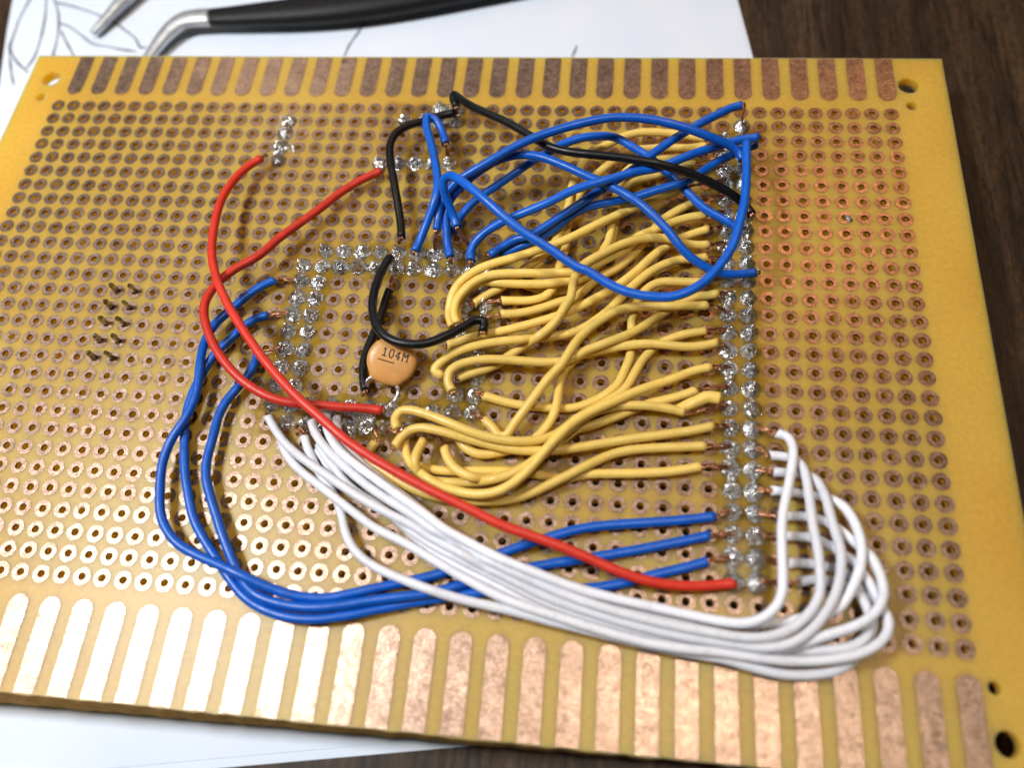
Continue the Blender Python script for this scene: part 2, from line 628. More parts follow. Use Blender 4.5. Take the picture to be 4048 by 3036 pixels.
def finger_mesh(y_out, y_in):
    w2 = 1.17
    s = 1 if y_in > y_out else -1
    outline = [(-w2, y_out), (-w2, y_in - s * w2)]
    outline += [(-w2 * math.cos(math.pi * k / 12), y_in - s * w2 + s * w2 * math.sin(math.pi * k / 12)) for k in range(1, 12)]
    outline += [(w2, y_in - s * w2), (w2, y_out)]
    # uneven etched edges
    out2 = []
    for i in range(len(outline)):
        p, q = outline[i], outline[(i + 1) % len(outline)]
        k = max(1, int(math.hypot(q[0] - p[0], q[1] - p[1]) / 0.5))
        for j in range(k):
            t = j / k
            out2.append((p[0] + (q[0] - p[0]) * t + random.uniform(-.03, .03), p[1] + (q[1] - p[1]) * t + random.uniform(-.03, .03)))
    n = len(out2)
    V = [(x, y, FOIL) for x, y in out2] + [(x * 1.02, y, 0.0) for x, y in out2]
    F = [tuple(range(n)) if s < 0 else tuple(reversed(range(n)))]
    F = [tuple(range(n))]
    ar = sum(out2[i][0] * out2[(i + 1) % n][1] - out2[(i + 1) % n][0] * out2[i][1] for i in range(n))
    if ar < 0:
        F = [tuple(reversed(range(n)))]
        F += [(i, (i + 1) % n, (i + 1) % n + n, i + n) for i in range(n)]
    else:
        F += [((i + 1) % n, i, i + n, (i + 1) % n + n) for i in range(n)]
    me = bpy.data.meshes.new('contact_finger')
    me.from_pydata([tuple(c * MM for c in v) for v in V], [], F)
    me.materials.append(M['copper_finger'])
    me.update()
    return me


fm_top = [finger_mesh(10.30, 2.45) for _ in range(3)]
fm_bot = [finger_mesh(-83.95, -73.6) for _ in range(3)]
for k in range(32):
    link('contact_finger', fm_top[k % 3], (1.55 + 3.962 * k, 0, 0.004), board)
for k in range(32):
    link('contact_finger', fm_bot[k % 3], (1.55 + 3.962 * k - (0.35 if k > 26 else 0.0) * 0, 0, 0.004), board)

# pads: the largest 300 in view as parts of their own, the rest joined
def pad_geo(ro, ri, seg=24, wob=0.0, seed=0):
    V, F = [], []
    for k in range(seg):
        a_ = 2 * math.pi * k / seg
        w_ = 1 + wob * noise.noise(Vector((math.cos(a_) * 1.7 + seed * 7.1, math.sin(a_) * 1.7, seed)))
        V += [(ri * math.cos(a_), ri * math.sin(a_), FOIL), (ro * w_ * math.cos(a_), ro * w_ * math.sin(a_), FOIL),
              (ro * w_ * math.cos(a_), ro * w_ * math.sin(a_), 0.0), (ri * .97 * math.cos(a_), ri * .97 * math.sin(a_), -0.28)]
    for k in range(seg):
        j = (k + 1) % seg
        F += [(4 * k, 4 * k + 1, 4 * j + 1, 4 * j), (4 * k + 1, 4 * k + 2, 4 * j + 2, 4 * j + 1), (4 * k + 3, 4 * k, 4 * j, 4 * j + 3)]
    return V, F


PADS = [pad_geo(1.02, 0.455, 24, 0.06, s) for s in range(4)]
pad_me = []
for V, F in PADS:
    me = bpy.data.meshes.new('copper_pad')
    me.from_pydata([tuple(c * MM for c in v) for v in V], [], F)
    me.materials.append(M['copper_pad'])
    me.update()
    pad_me.append(me)

JOINTS = set()
for c in range(19, 28):
    JOINTS.add((c, 10))
for c in range(18, 29):
    JOINTS.add((c, 11))
    JOINTS.add((c, 19))
for r in range(12, 19):
    JOINTS |= {(18, r), (19, r), (27, r), (28, r)}
for c in (19, 20, 21, 22, 23, 24, 25, 26, 27):
    JOINTS.add((c, 20))
for r in range(2, 27):
    JOINTS |= {(40, r), (41, r)}
JOINTS |= {(41, 1), (22, 1), (23, 1), (24, 1), (25, 1), (24, 0), (25, 0), (15, 1), (15, 2), (15, 3), (15, 4), (21, 4), (22, 4), (23, 4), (24, 4), (25, 4)}


def project(p):
    d = Vector(p) - CAM
    z = R2.dot(d)
    return 2024 + 3134.32 * R0.dot(d) / z, 1518 + 3134.32 * R1.dot(d) / z, z


cand = []
rest_v, rest_f = [], []
for r in range(NR):
    for c in range(NC):
        u, v, z = project((c * PITCH, -r * PITCH, 0))
        ok = 10 < u < 4038 and 10 < v < 3026 and (c, r) not in JOINTS
        cand.append((z if ok else 1e9, c, r))
cand.sort()
for i, (z, c, r) in enumerate(cand):
    dx, dy = random.uniform(-.05, .05), random.uniform(-.05, .05)
    if i < 300:
        o = link('copper_pad', pad_me[(c * 3 + r) % 4], (c * PITCH + dx, -r * PITCH + dy, 0.004), board)
    else:
        V, F = PADS[(c * 3 + r) % 4]
        s0 = len(rest_v)
        rest_v += [(x + c * PITCH + dx, y - r * PITCH + dy, zz + 0.004) for x, y, zz in V]
        rest_f += [tuple(k + s0 for k in f) for f in F]
o = mesh_obj('copper_pad_field', rest_v, rest_f, 'copper_pad', board, smooth=False)
o['kind'] = 'stuff'

# solder joints
def joint_mesh(seed, ro=1.0, h=0.95, sx=1.0, sy=1.0, rough=0.30, smooth=False):
    V, F = [], []
    na, nr_ = 18, 7
    for i in range(nr_):
        t = i / (nr_ - 1)
        for k in range(na):
            a_ = 2 * math.pi * k / na
            n_ = noise.noise(Vector((math.cos(a_) * 1.3 * t + seed * 3.7, math.sin(a_) * 1.3 * t, seed * 1.3)))
            n2 = noise.noise(Vector((math.cos(a_) * 3.4 * t + seed * 9.1, math.sin(a_) * 3.4 * t, seed)))
            rr = ro * t * (1 + 0.16 * n_ + 0.05 * n2) * (1 if t in (0, 1) else random.uniform(.9, 1.1))
            zz = h * (0.62 * (1 - t * t) + 0.38 * (1 - t) ** 2.2) + rough * h * (n_ * 0.9 + abs(n2) * 0.9 - 0.2) * (1 - t) ** 0.5 * min(1, t * 3 + .3) + (random.uniform(-.09, .09) if 0 < t < 1 else 0)
            V.append((rr * math.cos(a_) * sx, rr * math.sin(a_) * sy, max(zz, 0.0) + (0.02 if t < 1 else 0.0)))
    for i in range(nr_ - 1):
        for k in range(na):
            j = (k + 1) % na
            F.append((i * na + k, (i + 1) * na + k, (i + 1) * na + j, i * na + j))
    # trimmed pin poking out of the fillet
    lean = Vector((math.cos(seed * 2.1), math.sin(seed * 2.1), 0)) * 0.35
    P = [Vector((0, 0, h * .5)) + lean * .3, Vector((0, 0, h * .9)) + lean * .6, Vector((0, 0, h * 1.18)) + lean]
    tube(P, lambda t: 0.30 - 0.08 * t, 8, V, F, rough=0.3, seed=seed)
    me = bpy.data.meshes.new('solder_joint')
    me.from_pydata([tuple(c * MM for c in v) for v in V], [], F)
    me.materials.append(M['solder'])
    if smooth:
        me.polygons.foreach_set('use_smooth', [True] * len(F))
    me.update()
    return me


jm = [joint_mesh(1.7 * s + 0.4, 1.18, 1.15 + 0.14 * (s % 3), smooth=s % 2 == 1) for s in range(9)]
for i, (c, r) in enumerate(sorted(JOINTS)):
    o = link('solder_joint', jm[(i * 5 + r) % 9], (c * PITCH, -r * PITCH, 0.045), board)
    o.rotation_euler = (0, 0, random.uniform(0, 6.28))
    k = random.uniform(0.93, 1.06)
    o.scale = (k, k, random.uniform(0.8, 1.25))
# solder that ran from one pad to the next
bm_ = [joint_mesh(21.3, 1.0, 1.25, 0.85, 1.75, 0.4), joint_mesh(35.1, 0.8, 1.0, 0.7, 1.7, 0.5)]
for c, r, ang, which in [(23, 10.5, 0, 0), (15, 1.5, -8, 1), (14.75, 3.2, 30, 1), (14.95, 3.7, 0, 1), (40, 20.5, 6, 1), (40, 21.5, -6, 1), (40, 12.5, 0, 1), (40, 16.5, 0, 1), (24.4, 0.1, 90, 1),
                         (22.6, 19.4, 80, 0), (22.2, 20.1, 20, 1), (40, 5.5, 0, 1), (40, 7.5, 0, 1), (41, 8.5, 0, 1), (21.6, 3.9, 75, 1), (23.8, 19.0, 60, 1), (15.75, 3.05, 0, 1), (46.2, 7.05, 40, 1)]:
    o = link('solder_bridge', bm_[which], (c * PITCH, -r * PITCH, 0.05), board)
    o.rotation_euler = (0, 0, math.radians(ang))
    if r in (3.05, 7.05):
        o.scale = (.6, .5, .5)
# little solder balls and flux beads spattered round the joints
V, F = [], []
jl = sorted(JOINTS)
for i in range(420):
    c, r = random.choice(jl)
    a_, d_ = random.uniform(0, 6.28), random.uniform(0.75, 1.75)
    s_ = random.uniform(0.05, 0.15)
    p = Vector((c * PITCH + d_ * math.cos(a_), -r * PITCH + d_ * math.sin(a_), s_ * 0.7 + 0.03))
    s0 = len(V)
    for zc, rc, nn in ((1, 0, 1), (.5, .87, 6), (-.5, .87, 6), (-1, 0, 1)):
        for k in range(nn):
            V.append((p.x + rc * s_ * math.cos(6.283 * k / 6), p.y + rc * s_ * math.sin(6.283 * k / 6), p.z + zc * s_))
    for k in range(6):
        j = (k + 1) % 6
        F += [(s0, s0 + 1 + k, s0 + 1 + j), (s0 + 1 + k, s0 + 7 + k, s0 + 7 + j, s0 + 1 + j), (s0 + 7 + k, s0 + 13, s0 + 7 + j)]
o = mesh_obj('solder_spatter', V, F, 'solder', board)
o['kind'] = 'stuff'


# ------------------------------------------------------------------ sockets under the board (they hold it off the table)
def block(name, x0, x1, y0, y1, z0, z1, mat, parent, bev=0.3):
    b_ = bmesh.new()
    bmesh.ops.create_cube(b_, size=1.0)
    for v in b_.verts:
        v.co = Vector(((x0 + x1) / 2 + v.co.x * (x1 - x0), (y0 + y1) / 2 + v.co.y * (y1 - y0), (z0 + z1) / 2 + v.co.z * (z1 - z0))) * MM
    bmesh.ops.bevel(b_, geom=list(b_.edges), offset=bev * MM, segments=2, affect='EDGES')
    me = bpy.data.meshes.new(name)
    b_.to_mesh(me)
    b_.free()
    me.materials.append(M[mat])
    return link(name, me, (0, 0, 0), parent)


FOOT = TABLE_Z + 0.32
hdr = tag(empty('pin_header', (8.5 * PITCH, -15 * PITCH, FOOT)), 'ten trimmed header pins poking up through bare pads in two columns', 'pin header')
block('header_body', 7.5 * PITCH, 9.5 * PITCH, -17.5 * PITCH, -12.5 * PITCH, FOOT, -TH - 0.02, 'socket_plastic', hdr)
for c in (8, 9):
    for r in range(13, 18):
        lean = Vector((random.uniform(-.12, .12), random.uniform(-.1, .1), 0))
        P = [Vector((c * PITCH, -r * PITCH, -TH)), Vector((c * PITCH, -r * PITCH, 0.9)) + lean * .4, Vector((c * PITCH, -r * PITCH, 1.55)) + lean, Vector((c * PITCH, -r * PITCH, 1.85)) + lean * 1.2]
        V, F = tube(P, lambda t: 0.38 if t < 0.7 else 0.26, 4)
        mesh_obj('pin', V, F, 'tinned_pin', hdr, smooth=False)
ps = tag(empty('chip_socket', (23 * PITCH, -15 * PITCH, FOOT)), 'square chip socket under the board below the ring of joints', 'chip socket')
block('socket_body', 17.3 * PITCH, 28.7 * PITCH, -20.7 * PITCH, -9.3 * PITCH, FOOT, -TH - 0.02, 'socket_plastic', ps)
hs = tag(empty('socket_strip', (40.5 * PITCH, -14 * PITCH, FOOT)), 'long socket strip under the board below the double column of joints', 'socket strip')
block('strip_body', 39.5 * PITCH, 41.5 * PITCH, -26.6 * PITCH, -1.4 * PITCH, FOOT, -TH - 0.02, 'socket_plastic', hs)

# ------------------------------------------------------------------ wires
WIRES = [
    ('blue_wire', 'blue wire bent in a hairpin hook beside the black wire, upper middle', 0.56, (25, 4), (24, 10),
     "63.32,-9.46,3.41,62.94,-8.20,3.57,62.41,-7.02,3.86,61.67,-6.00,4.27,60.62,-5.87,4.72,60.59,-7.15,5.00,60.90,-8.41,5.25,61.32,-9.66,5.46,61.78,-10.89,5.64,62.21,-12.14,5.78,62.62,-13.40,5.88,63.00,-14.67,5.92,63.35,-15.95,5.90,63.64,-17.24,5.83,63.80,-18.55,5.70,63.76,-19.86,5.48,63.49,-21.07,5.02,63.06,-22.11,4.34,62.59,-23.16,3.67,62.14,-24.28,3.12,61.73,-25.48,2.73,61.34,-26.73,2.53"),
    ('blue_wire', 'blue wire making the big loop down over the yellow wires and up beside the header', 0.56, (27, 10), (41, 3),
     "66.94,-24.22,4.51,66.45,-23.09,4.93,65.99,-22.19,5.75,65.57,-21.49,6.78,65.26,-20.79,7.84,65.38,-19.96,8.81,66.39,-19.93,9.47,67.36,-20.69,9.89,68.29,-21.57,10.20,69.22,-22.46,10.43,70.18,-23.35,10.55,71.14,-24.23,10.59,72.11,-25.11,10.53,73.09,-25.97,10.40,74.09,-26.79,10.20,75.12,-27.56,9.97,76.19,-28.28,9.71,77.30,-28.91,9.43,78.45,-29.47,9.15,79.58,-30.08,8.86,80.68,-30.73,8.58,81.78,-31.38,8.30,82.91,-31.98,8.03,84.15,-32.31,7.80,85.28,-32.94,7.62,86.40,-33.62,7.50,87.55,-34.24,7.47,88.75,-34.77,7.52,89.98,-35.19,7.63,91.25,-35.48,7.79,92.53,-35.67,7.97,93.83,-35.66,8.14,95.09,-35.35,8.28,96.25,-34.76,8.37,97.29,-33.96,8.44,98.21,-33.03,8.47,99.02,-32.00,8.48,99.74,-30.91,8.49,100.38,-29.77,8.48,100.92,-28.57,8.45,101.32,-27.33,8.41,101.65,-26.06,8.35,101.94,-24.79,8.25,102.23,-23.51,8.13,102.50,-22.24,7.99,102.71,-20.96,7.82,102.86,-19.67,7.66,102.98,-18.37,7.49,103.07,-17.07,7.35,103.13,-15.77,7.25,103.17,-14.46,7.20,103.20,-13.15,7.16,103.24,-11.84,7.10"),
    ('blue_wire', 'blue wire arching highest near the contact strip at the far edge', 0.56, (25, 10), (41, 4),
     "63.95,-23.79,3.21,63.98,-22.52,3.52,64.11,-21.30,4.01,64.43,-20.17,4.59,65.10,-19.28,5.27,65.96,-18.53,5.92,66.97,-17.91,6.49,68.09,-17.41,6.97,69.22,-16.90,7.40,70.35,-16.35,7.77,71.48,-15.75,8.11,72.59,-15.13,8.41,73.73,-14.53,8.69,74.89,-13.96,8.93,76.08,-13.44,9.14,77.29,-12.95,9.31,78.52,-12.51,9.44,79.76,-12.08,9.54,81.00,-11.67,9.61,82.26,-11.27,9.66,83.52,-10.91,9.71,84.80,-10.61,9.75,86.10,-10.42,9.79,87.41,-10.37,9.82,88.73,-10.41,9.83,90.04,-10.52,9.82,91.34,-10.68,9.77,92.63,-10.89,9.66,93.92,-11.13,9.49,95.19,-11.37,9.26,96.44,-11.60,8.95,97.68,-11.81,8.57,98.90,-11.97,8.11,100.10,-12.11,7.58,101.27,-12.27,7.00,102.34,-12.73,6.42,103.02,-13.78,6.08"),
    ('blue_wire', 'blue wire running diagonally from the chip joints to the bottom of the big loop', 0.56, (26, 11), (41, 10.6),
     "66.07,-27.30,2.28,65.68,-26.05,2.41,65.38,-24.79,2.64,65.18,-23.52,2.89,65.02,-22.24,3.13,65.00,-20.96,3.43,65.27,-19.78,3.92,65.93,-18.82,4.51,66.82,-18.04,5.08,67.80,-17.31,5.59,68.81,-16.60,6.03,69.87,-15.92,6.39,71.00,-15.31,6.67,72.19,-14.81,6.89,73.46,-14.48,7.04,74.76,-14.37,7.14,76.06,-14.49,7.21,77.33,-14.84,7.27,78.54,-15.34,7.31,79.73,-15.91,7.34,80.89,-16.51,7.36,82.05,-17.13,7.36,83.22,-17.74,7.32,84.41,-18.28,7.25,85.62,-18.79,7.14,86.79,-19.38,7.08,87.92,-20.05,7.04,89.02,-20.77,6.97,90.07,-21.54,6.86,91.06,-22.40,6.74,91.99,-23.31,6.57,92.90,-24.23,6.35,93.78,-25.16,6.05,94.61,-26.11,5.67,95.46,-27.00,5.22,96.44,-27.72,4.72,97.52,-28.26,4.21,98.66,-28.69,3.72,99.87,-28.93,3.26,101.12,-28.95,2.88,102.38,-28.72,2.57,103.63,-28.42,2.34,104.91,-28.13,2.23"),
    ('blue_wire', 'blue wire under the black wire that curls down to the middle of the header', 0.56, (26, 10), (41, 8),
     "65.73,-23.26,1.87,66.06,-22.00,1.96,66.59,-20.83,2.14,67.31,-19.77,2.39,68.17,-18.83,2.70,69.14,-18.02,3.02,70.19,-17.32,3.34,71.26,-16.63,3.65,72.32,-15.93,3.93,73.36,-15.18,4.19,74.38,-14.39,4.41,75.42,-13.63,4.62,76.50,-12.92,4.82,77.60,-12.23,5.00,78.70,-11.55,5.18,79.83,-10.92,5.34,81.02,-10.40,5.48,82.26,-10.02,5.58,83.55,-9.80,5.63,84.85,-9.70,5.63,86.16,-9.73,5.58,87.37,-10.17,5.48,88.47,-10.86,5.35,89.58,-11.54,5.20,90.69,-12.21,5.03,91.71,-13.01,4.85,92.68,-13.85,4.64,93.66,-14.68,4.40,94.64,-15.50,4.12,95.59,-16.35,3.84,96.48,-17.28,3.60,97.37,-18.21,3.36,98.34,-19.03,3.10,99.44,-19.69,2.84,100.60,-20.25,2.61,101.75,-20.85,2.44,102.84,-21.56,2.35"),
    ('blue_wire', 'blue wire ending farthest back, its tip lying over the first pad row', 0.56, (41, 1.4), (28, 11),
     "103.14,-4.38,5.91,101.90,-4.82,5.98,100.81,-5.57,6.09,99.77,-6.38,6.22,98.74,-7.20,6.37,97.71,-8.02,6.50,96.70,-8.87,6.61,95.69,-9.73,6.69,94.69,-10.59,6.72,93.69,-11.46,6.72,92.69,-12.34,6.67,91.71,-13.22,6.60,90.75,-14.13,6.50,89.82,-15.07,6.38,88.83,-15.93,6.25,87.77,-16.72,6.09,86.71,-17.49,5.92,85.63,-18.24,5.73,84.56,-18.99,5.53,83.50,-19.75,5.30,82.43,-20.50,5.06,81.35,-21.23,4.81,80.28,-21.95,4.53,79.21,-22.68,4.23,78.13,-23.38,3.92,77.03,-24.05,3.59,75.85,-24.52,3.24,74.58,-24.63,2.91,73.41,-25.16,2.61,72.34,-25.92,2.39,71.31,-26.74,2.27"),
    ('blue_wire', 'blue wire rising straight to the header past the black wire, upper of two parallels', 0.56, (41, 2), (27, 11),
     "105.09,-9.33,5.34,103.80,-9.62,5.41,102.57,-10.05,5.54,101.38,-10.58,5.70,100.22,-11.18,5.89,99.08,-11.80,6.08,97.95,-12.46,6.28,96.84,-13.14,6.48,95.75,-13.85,6.66,94.67,-14.58,6.83,93.58,-15.31,6.98,92.45,-15.98,7.11,91.26,-16.51,7.28,90.06,-16.99,7.53,88.90,-17.55,7.79,87.75,-18.16,8.00,86.58,-18.74,8.17,85.36,-19.24,8.21,84.12,-19.64,8.11,82.87,-20.03,7.94,81.63,-20.44,7.73,80.47,-20.99,7.47,79.32,-21.56,7.18,78.13,-22.00,6.85,76.92,-22.37,6.47,75.72,-22.68,6.03,74.52,-22.95,5.55,73.34,-23.19,5.03,72.18,-23.48,4.48,71.07,-23.91,3.91,70.04,-24.51,3.36,69.16,-25.36,2.87,68.69,-26.52,2.52,68.86,-27.80,2.35"),
    ('blue_wire', 'blue wire rising straight to the header past the black wire, lower of two parallels', 0.56, (41, 3), (28, 11),
     "105.13,-8.82,3.38,104.02,-9.52,3.45,102.92,-10.24,3.57,101.83,-10.97,3.73,100.78,-11.75,3.91,99.81,-12.61,4.11,98.88,-13.52,4.31,97.98,-14.47,4.51,97.06,-15.39,4.70,96.04,-16.20,4.87,94.90,-16.86,4.97,93.69,-17.37,4.98,92.45,-17.84,4.96,91.22,-18.31,4.91,90.00,-18.78,4.83,88.74,-19.17,4.74,87.46,-19.44,4.63,86.17,-19.66,4.49,84.88,-19.88,4.33,83.61,-20.19,4.13,82.41,-20.66,3.90,81.30,-21.32,3.64,80.38,-22.23,3.37,79.35,-23.00,3.08,78.26,-23.67,2.77,77.13,-24.25,2.44,75.95,-24.73,2.10,74.75,-25.18,1.78,73.57,-25.69,1.51,72.44,-26.35,1.32"),
    ('blue_wire', 'blue wire sweeping outermost at lower left, from the chip side joints to the header', 0.56, (18, 12), (40, 23),
     "42.75,-31.03,1.16,41.63,-31.69,1.18,40.60,-32.50,1.23,39.72,-33.45,1.30,38.93,-34.49,1.38,38.20,-35.57,1.47,37.45,-36.63,1.56,36.74,-37.73,1.66,36.22,-38.91,1.77,35.94,-40.18,1.88,35.88,-41.48,1.99,35.97,-42.78,2.11,36.17,-44.06,2.22,36.41,-45.34,2.27,36.62,-46.63,2.26,36.77,-47.93,2.24,36.76,-49.23,2.23,36.60,-50.53,2.23,36.29,-51.80,2.25,35.83,-53.02,2.22,35.35,-54.23,2.14,35.03,-55.49,2.05,34.90,-56.78,1.99,34.95,-58.09,1.95,35.15,-59.38,1.92,35.44,-60.65,1.90,35.78,-61.91,1.89,36.19,-63.15,1.88,36.78,-64.31,1.86,37.57,-65.34,1.85,38.51,-66.25,1.85,39.58,-66.99,1.85,40.76,-67.55,1.88,41.98,-68.01,1.93,43.22,-68.41,2.00,44.47,-68.79,2.10,45.71,-69.19,2.22,46.94,-69.60,2.32,48.18,-70.01,2.27,49.40,-70.42,2.08,50.64,-70.79,1.89,51.89,-71.11,1.72,53.17,-71.37,1.59,54.45,-71.54,1.47,55.75,-71.59,1.36,57.05,-71.53,1.27,58.34,-71.33,1.22,59.60,-70.98,1.20,60.85,-70.60,1.18,62.10,-70.22,1.14,63.35,-69.84,1.10,64.60,-69.47,1.05,65.85,-69.11,1.02,67.10,-68.73,0.99,68.34,-68.32,0.93,69.56,-67.88,0.83,70.76,-67.37,0.68,71.96,-66.86,0.68,73.16,-66.36,0.75,74.37,-65.89,0.89,75.58,-65.42,1.02,76.79,-64.95,1.14,77.99,-64.43,1.23,79.19,-63.92,1.28,80.40,-63.44,1.32,81.62,-62.98,1.34,82.84,-62.51,1.35,84.07,-62.08,1.36,85.33,-61.73,1.35,86.60,-61.44,1.34,87.89,-61.21,1.32,89.18,-61.00,1.29,90.47,-60.81,1.26,91.76,-60.63,1.22,93.05,-60.44,1.19,94.34,-60.25,1.15,95.63,-60.05,1.12,96.92,-59.83,1.09,98.20,-59.58,1.07,99.48,-59.32,1.06"),
    ('blue_wire', 'blue wire running innermost at lower left, nearest the red wire', 0.56, (18, 16), (40, 24),
     "42.82,-42.17,1.11,42.76,-43.48,1.13,42.45,-44.76,1.16,41.90,-45.95,1.21,41.28,-47.12,1.27,40.70,-48.30,1.33,40.26,-49.54,1.40,40.02,-50.83,1.46,40.02,-52.15,1.51,40.07,-53.46,1.56,40.08,-54.78,1.60,40.08,-56.10,1.63,40.19,-57.41,1.64,40.52,-58.68,1.64,41.04,-59.90,1.64,41.66,-61.06,1.63,42.33,-62.20,1.62,43.00,-63.33,1.60,43.66,-64.47,1.56,44.33,-65.61,1.51,45.04,-66.72,1.44,45.77,-67.81,1.35,46.52,-68.89,1.25,47.35,-69.91,1.23,48.29,-70.82,1.35,49.37,-71.57,1.49,50.58,-72.07,1.56,51.86,-72.38,1.58,53.16,-72.58,1.59,54.48,-72.68,1.61,55.80,-72.68,1.63,57.11,-72.59,1.66,58.41,-72.39,1.65,59.70,-72.12,1.61,60.99,-71.81,1.59,62.27,-71.50,1.59,63.55,-71.22,1.61,64.85,-70.97,1.64,66.15,-70.74,1.66,67.44,-70.48,1.67,68.73,-70.19,1.65,69.99,-69.82,1.62,71.22,-69.37,1.50,72.39,-68.85,1.19,73.53,-68.33,0.77,74.75,-67.87,0.68,76.00,-67.46,0.71,77.26,-67.09,0.84,78.53,-66.73,0.93,79.80,-66.39,1.00,81.08,-66.06,1.03,82.36,-65.75,1.05,83.64,-65.46,1.05,84.93,-65.18,1.05,86.22,-64.88,1.05,87.50,-64.57,1.04,88.78,-64.26,1.04,90.06,-63.93,1.03,91.33,-63.61,1.03,92.61,-63.27,1.02,93.88,-62.92,1.02,95.15,-62.57,1.01,96.42,-62.22,1.01,97.69,-61.86,1.01,98.96,-61.50,1.01"),
    ('blue_wire', 'blue wire running between two blue neighbours at lower left and lowest by the fingers', 0.56, (18, 14), (40, 25),
     "42.89,-36.41,1.11,41.66,-36.89,1.13,40.60,-37.65,1.16,39.76,-38.66,1.19,39.04,-39.75,1.22,38.29,-40.83,1.24,37.52,-41.90,1.24,36.94,-43.07,1.20,36.51,-44.31,1.15,36.17,-45.58,1.16,35.93,-46.87,1.20,35.76,-48.18,1.22,35.67,-49.49,1.22,35.69,-50.80,1.18,35.85,-52.10,1.14,36.14,-53.38,1.14,36.49,-54.65,1.18,36.85,-55.91,1.22,37.23,-57.17,1.24,37.65,-58.41,1.24,38.13,-59.63,1.22,38.67,-60.83,1.20,39.21,-62.03,1.18,39.80,-63.20,1.15,40.52,-64.30,1.13,41.34,-65.33,1.10,42.21,-66.30,1.06,43.13,-67.25,1.02,44.04,-68.19,0.98,44.96,-69.13,0.95,45.89,-70.06,0.91,46.85,-70.95,0.87,47.88,-71.77,0.87,49.00,-72.45,0.91,50.20,-72.98,0.99,51.45,-73.37,1.09,52.73,-73.66,1.16,54.03,-73.83,1.22,55.34,-73.88,1.24,56.65,-73.80,1.25,57.95,-73.62,1.23,59.24,-73.35,1.20,60.51,-73.04,1.14,61.77,-72.68,1.07,63.03,-72.30,0.98,64.29,-71.94,0.87,65.55,-71.58,0.78,66.81,-71.23,0.71,68.08,-70.90,0.68,69.36,-70.58,0.68,70.64,-70.28,0.68,71.91,-69.98,0.68,73.20,-69.70,0.68,74.49,-69.46,0.68,75.79,-69.25,0.68,77.09,-69.07,0.68,78.39,-68.91,0.68,79.70,-68.78,0.71,81.00,-68.68,0.82,82.31,-68.58,0.91,83.62,-68.47,0.96,84.93,-68.34,0.99,86.23,-68.16,1.00,87.52,-67.92,1.00,88.80,-67.61,1.00,90.06,-67.25,1.00,91.31,-66.84,1.00,92.54,-66.40,1.00,93.79,-65.98,1.00,95.05,-65.60,1.00,96.30,-65.21,1.00,97.54,-64.77,1.00,98.77,-64.30,1.00"),
    ('red_wire', 'red wire running the full length from the far solder lump to the near header end', 0.56, (14.4, 3.8), (40, 26),
     "36.52,-11.45,2.06,35.62,-12.39,2.15,34.87,-13.46,2.32,34.34,-14.64,2.53,33.96,-15.88,2.78,33.70,-17.14,3.03,33.54,-18.42,3.29,33.49,-19.71,3.54,33.53,-21.00,3.78,33.66,-22.29,4.01,33.84,-23.57,4.23,34.06,-24.85,4.43,34.32,-26.13,4.62,34.61,-27.40,4.80,34.94,-28.66,4.96,35.33,-29.91,5.12,35.81,-31.12,5.26,36.37,-32.31,5.40,36.99,-33.46,5.53,37.65,-34.59,5.66,38.35,-35.69,5.77,39.10,-36.77,5.87,39.88,-37.83,5.96,40.69,-38.86,6.04,41.53,-39.87,6.10,42.38,-40.87,6.14,43.25,-41.86,6.17,44.12,-42.84,6.18,45.00,-43.82,6.19,45.90,-44.78,6.20,46.83,-45.71,6.20,47.77,-46.63,6.20,48.74,-47.52,6.20,49.72,-48.40,6.20,50.71,-49.26,6.19,51.74,-50.08,6.18,52.79,-50.87,6.17,53.86,-51.63,6.14,54.93,-52.40,6.11,55.98,-53.19,6.07,57.04,-53.96,6.01,58.14,-54.69,5.96,59.26,-55.36,5.89,60.41,-56.00,5.83,61.57,-56.62,5.76,62.75,-57.20,5.70,63.94,-57.76,5.63,65.13,-58.30,5.57,66.34,-58.83,5.51,67.54,-59.35,5.45,68.76,-59.84,5.40,69.98,-60.32,5.34,71.21,-60.80,5.29,72.44,-61.27,5.24,73.65,-61.77,5.18,74.86,-62.29,5.11,76.08,-62.77,5.03,77.33,-63.16,4.93,78.60,-63.49,4.80,79.87,-63.80,4.65,81.13,-64.11,4.47,82.39,-64.43,4.27,83.64,-64.78,4.07,84.88,-65.16,3.86,86.12,-65.56,3.65,87.35,-65.96,3.44,88.59,-66.35,3.22,89.84,-66.70,3.01,91.10,-67.00,2.79,92.38,-67.22,2.58,93.67,-67.34,2.36,94.97,-67.36,2.14,96.26,-67.31,1.93,97.56,-67.19,1.73,98.85,-67.01,1.55,100.14,-66.77,1.42,101.42,-66.51,1.35"),
    ('red_wire', 'shorter red wire curving from the upper joints round to the near chip joints', 0.56, (21.4, 4), (23.6, 19),
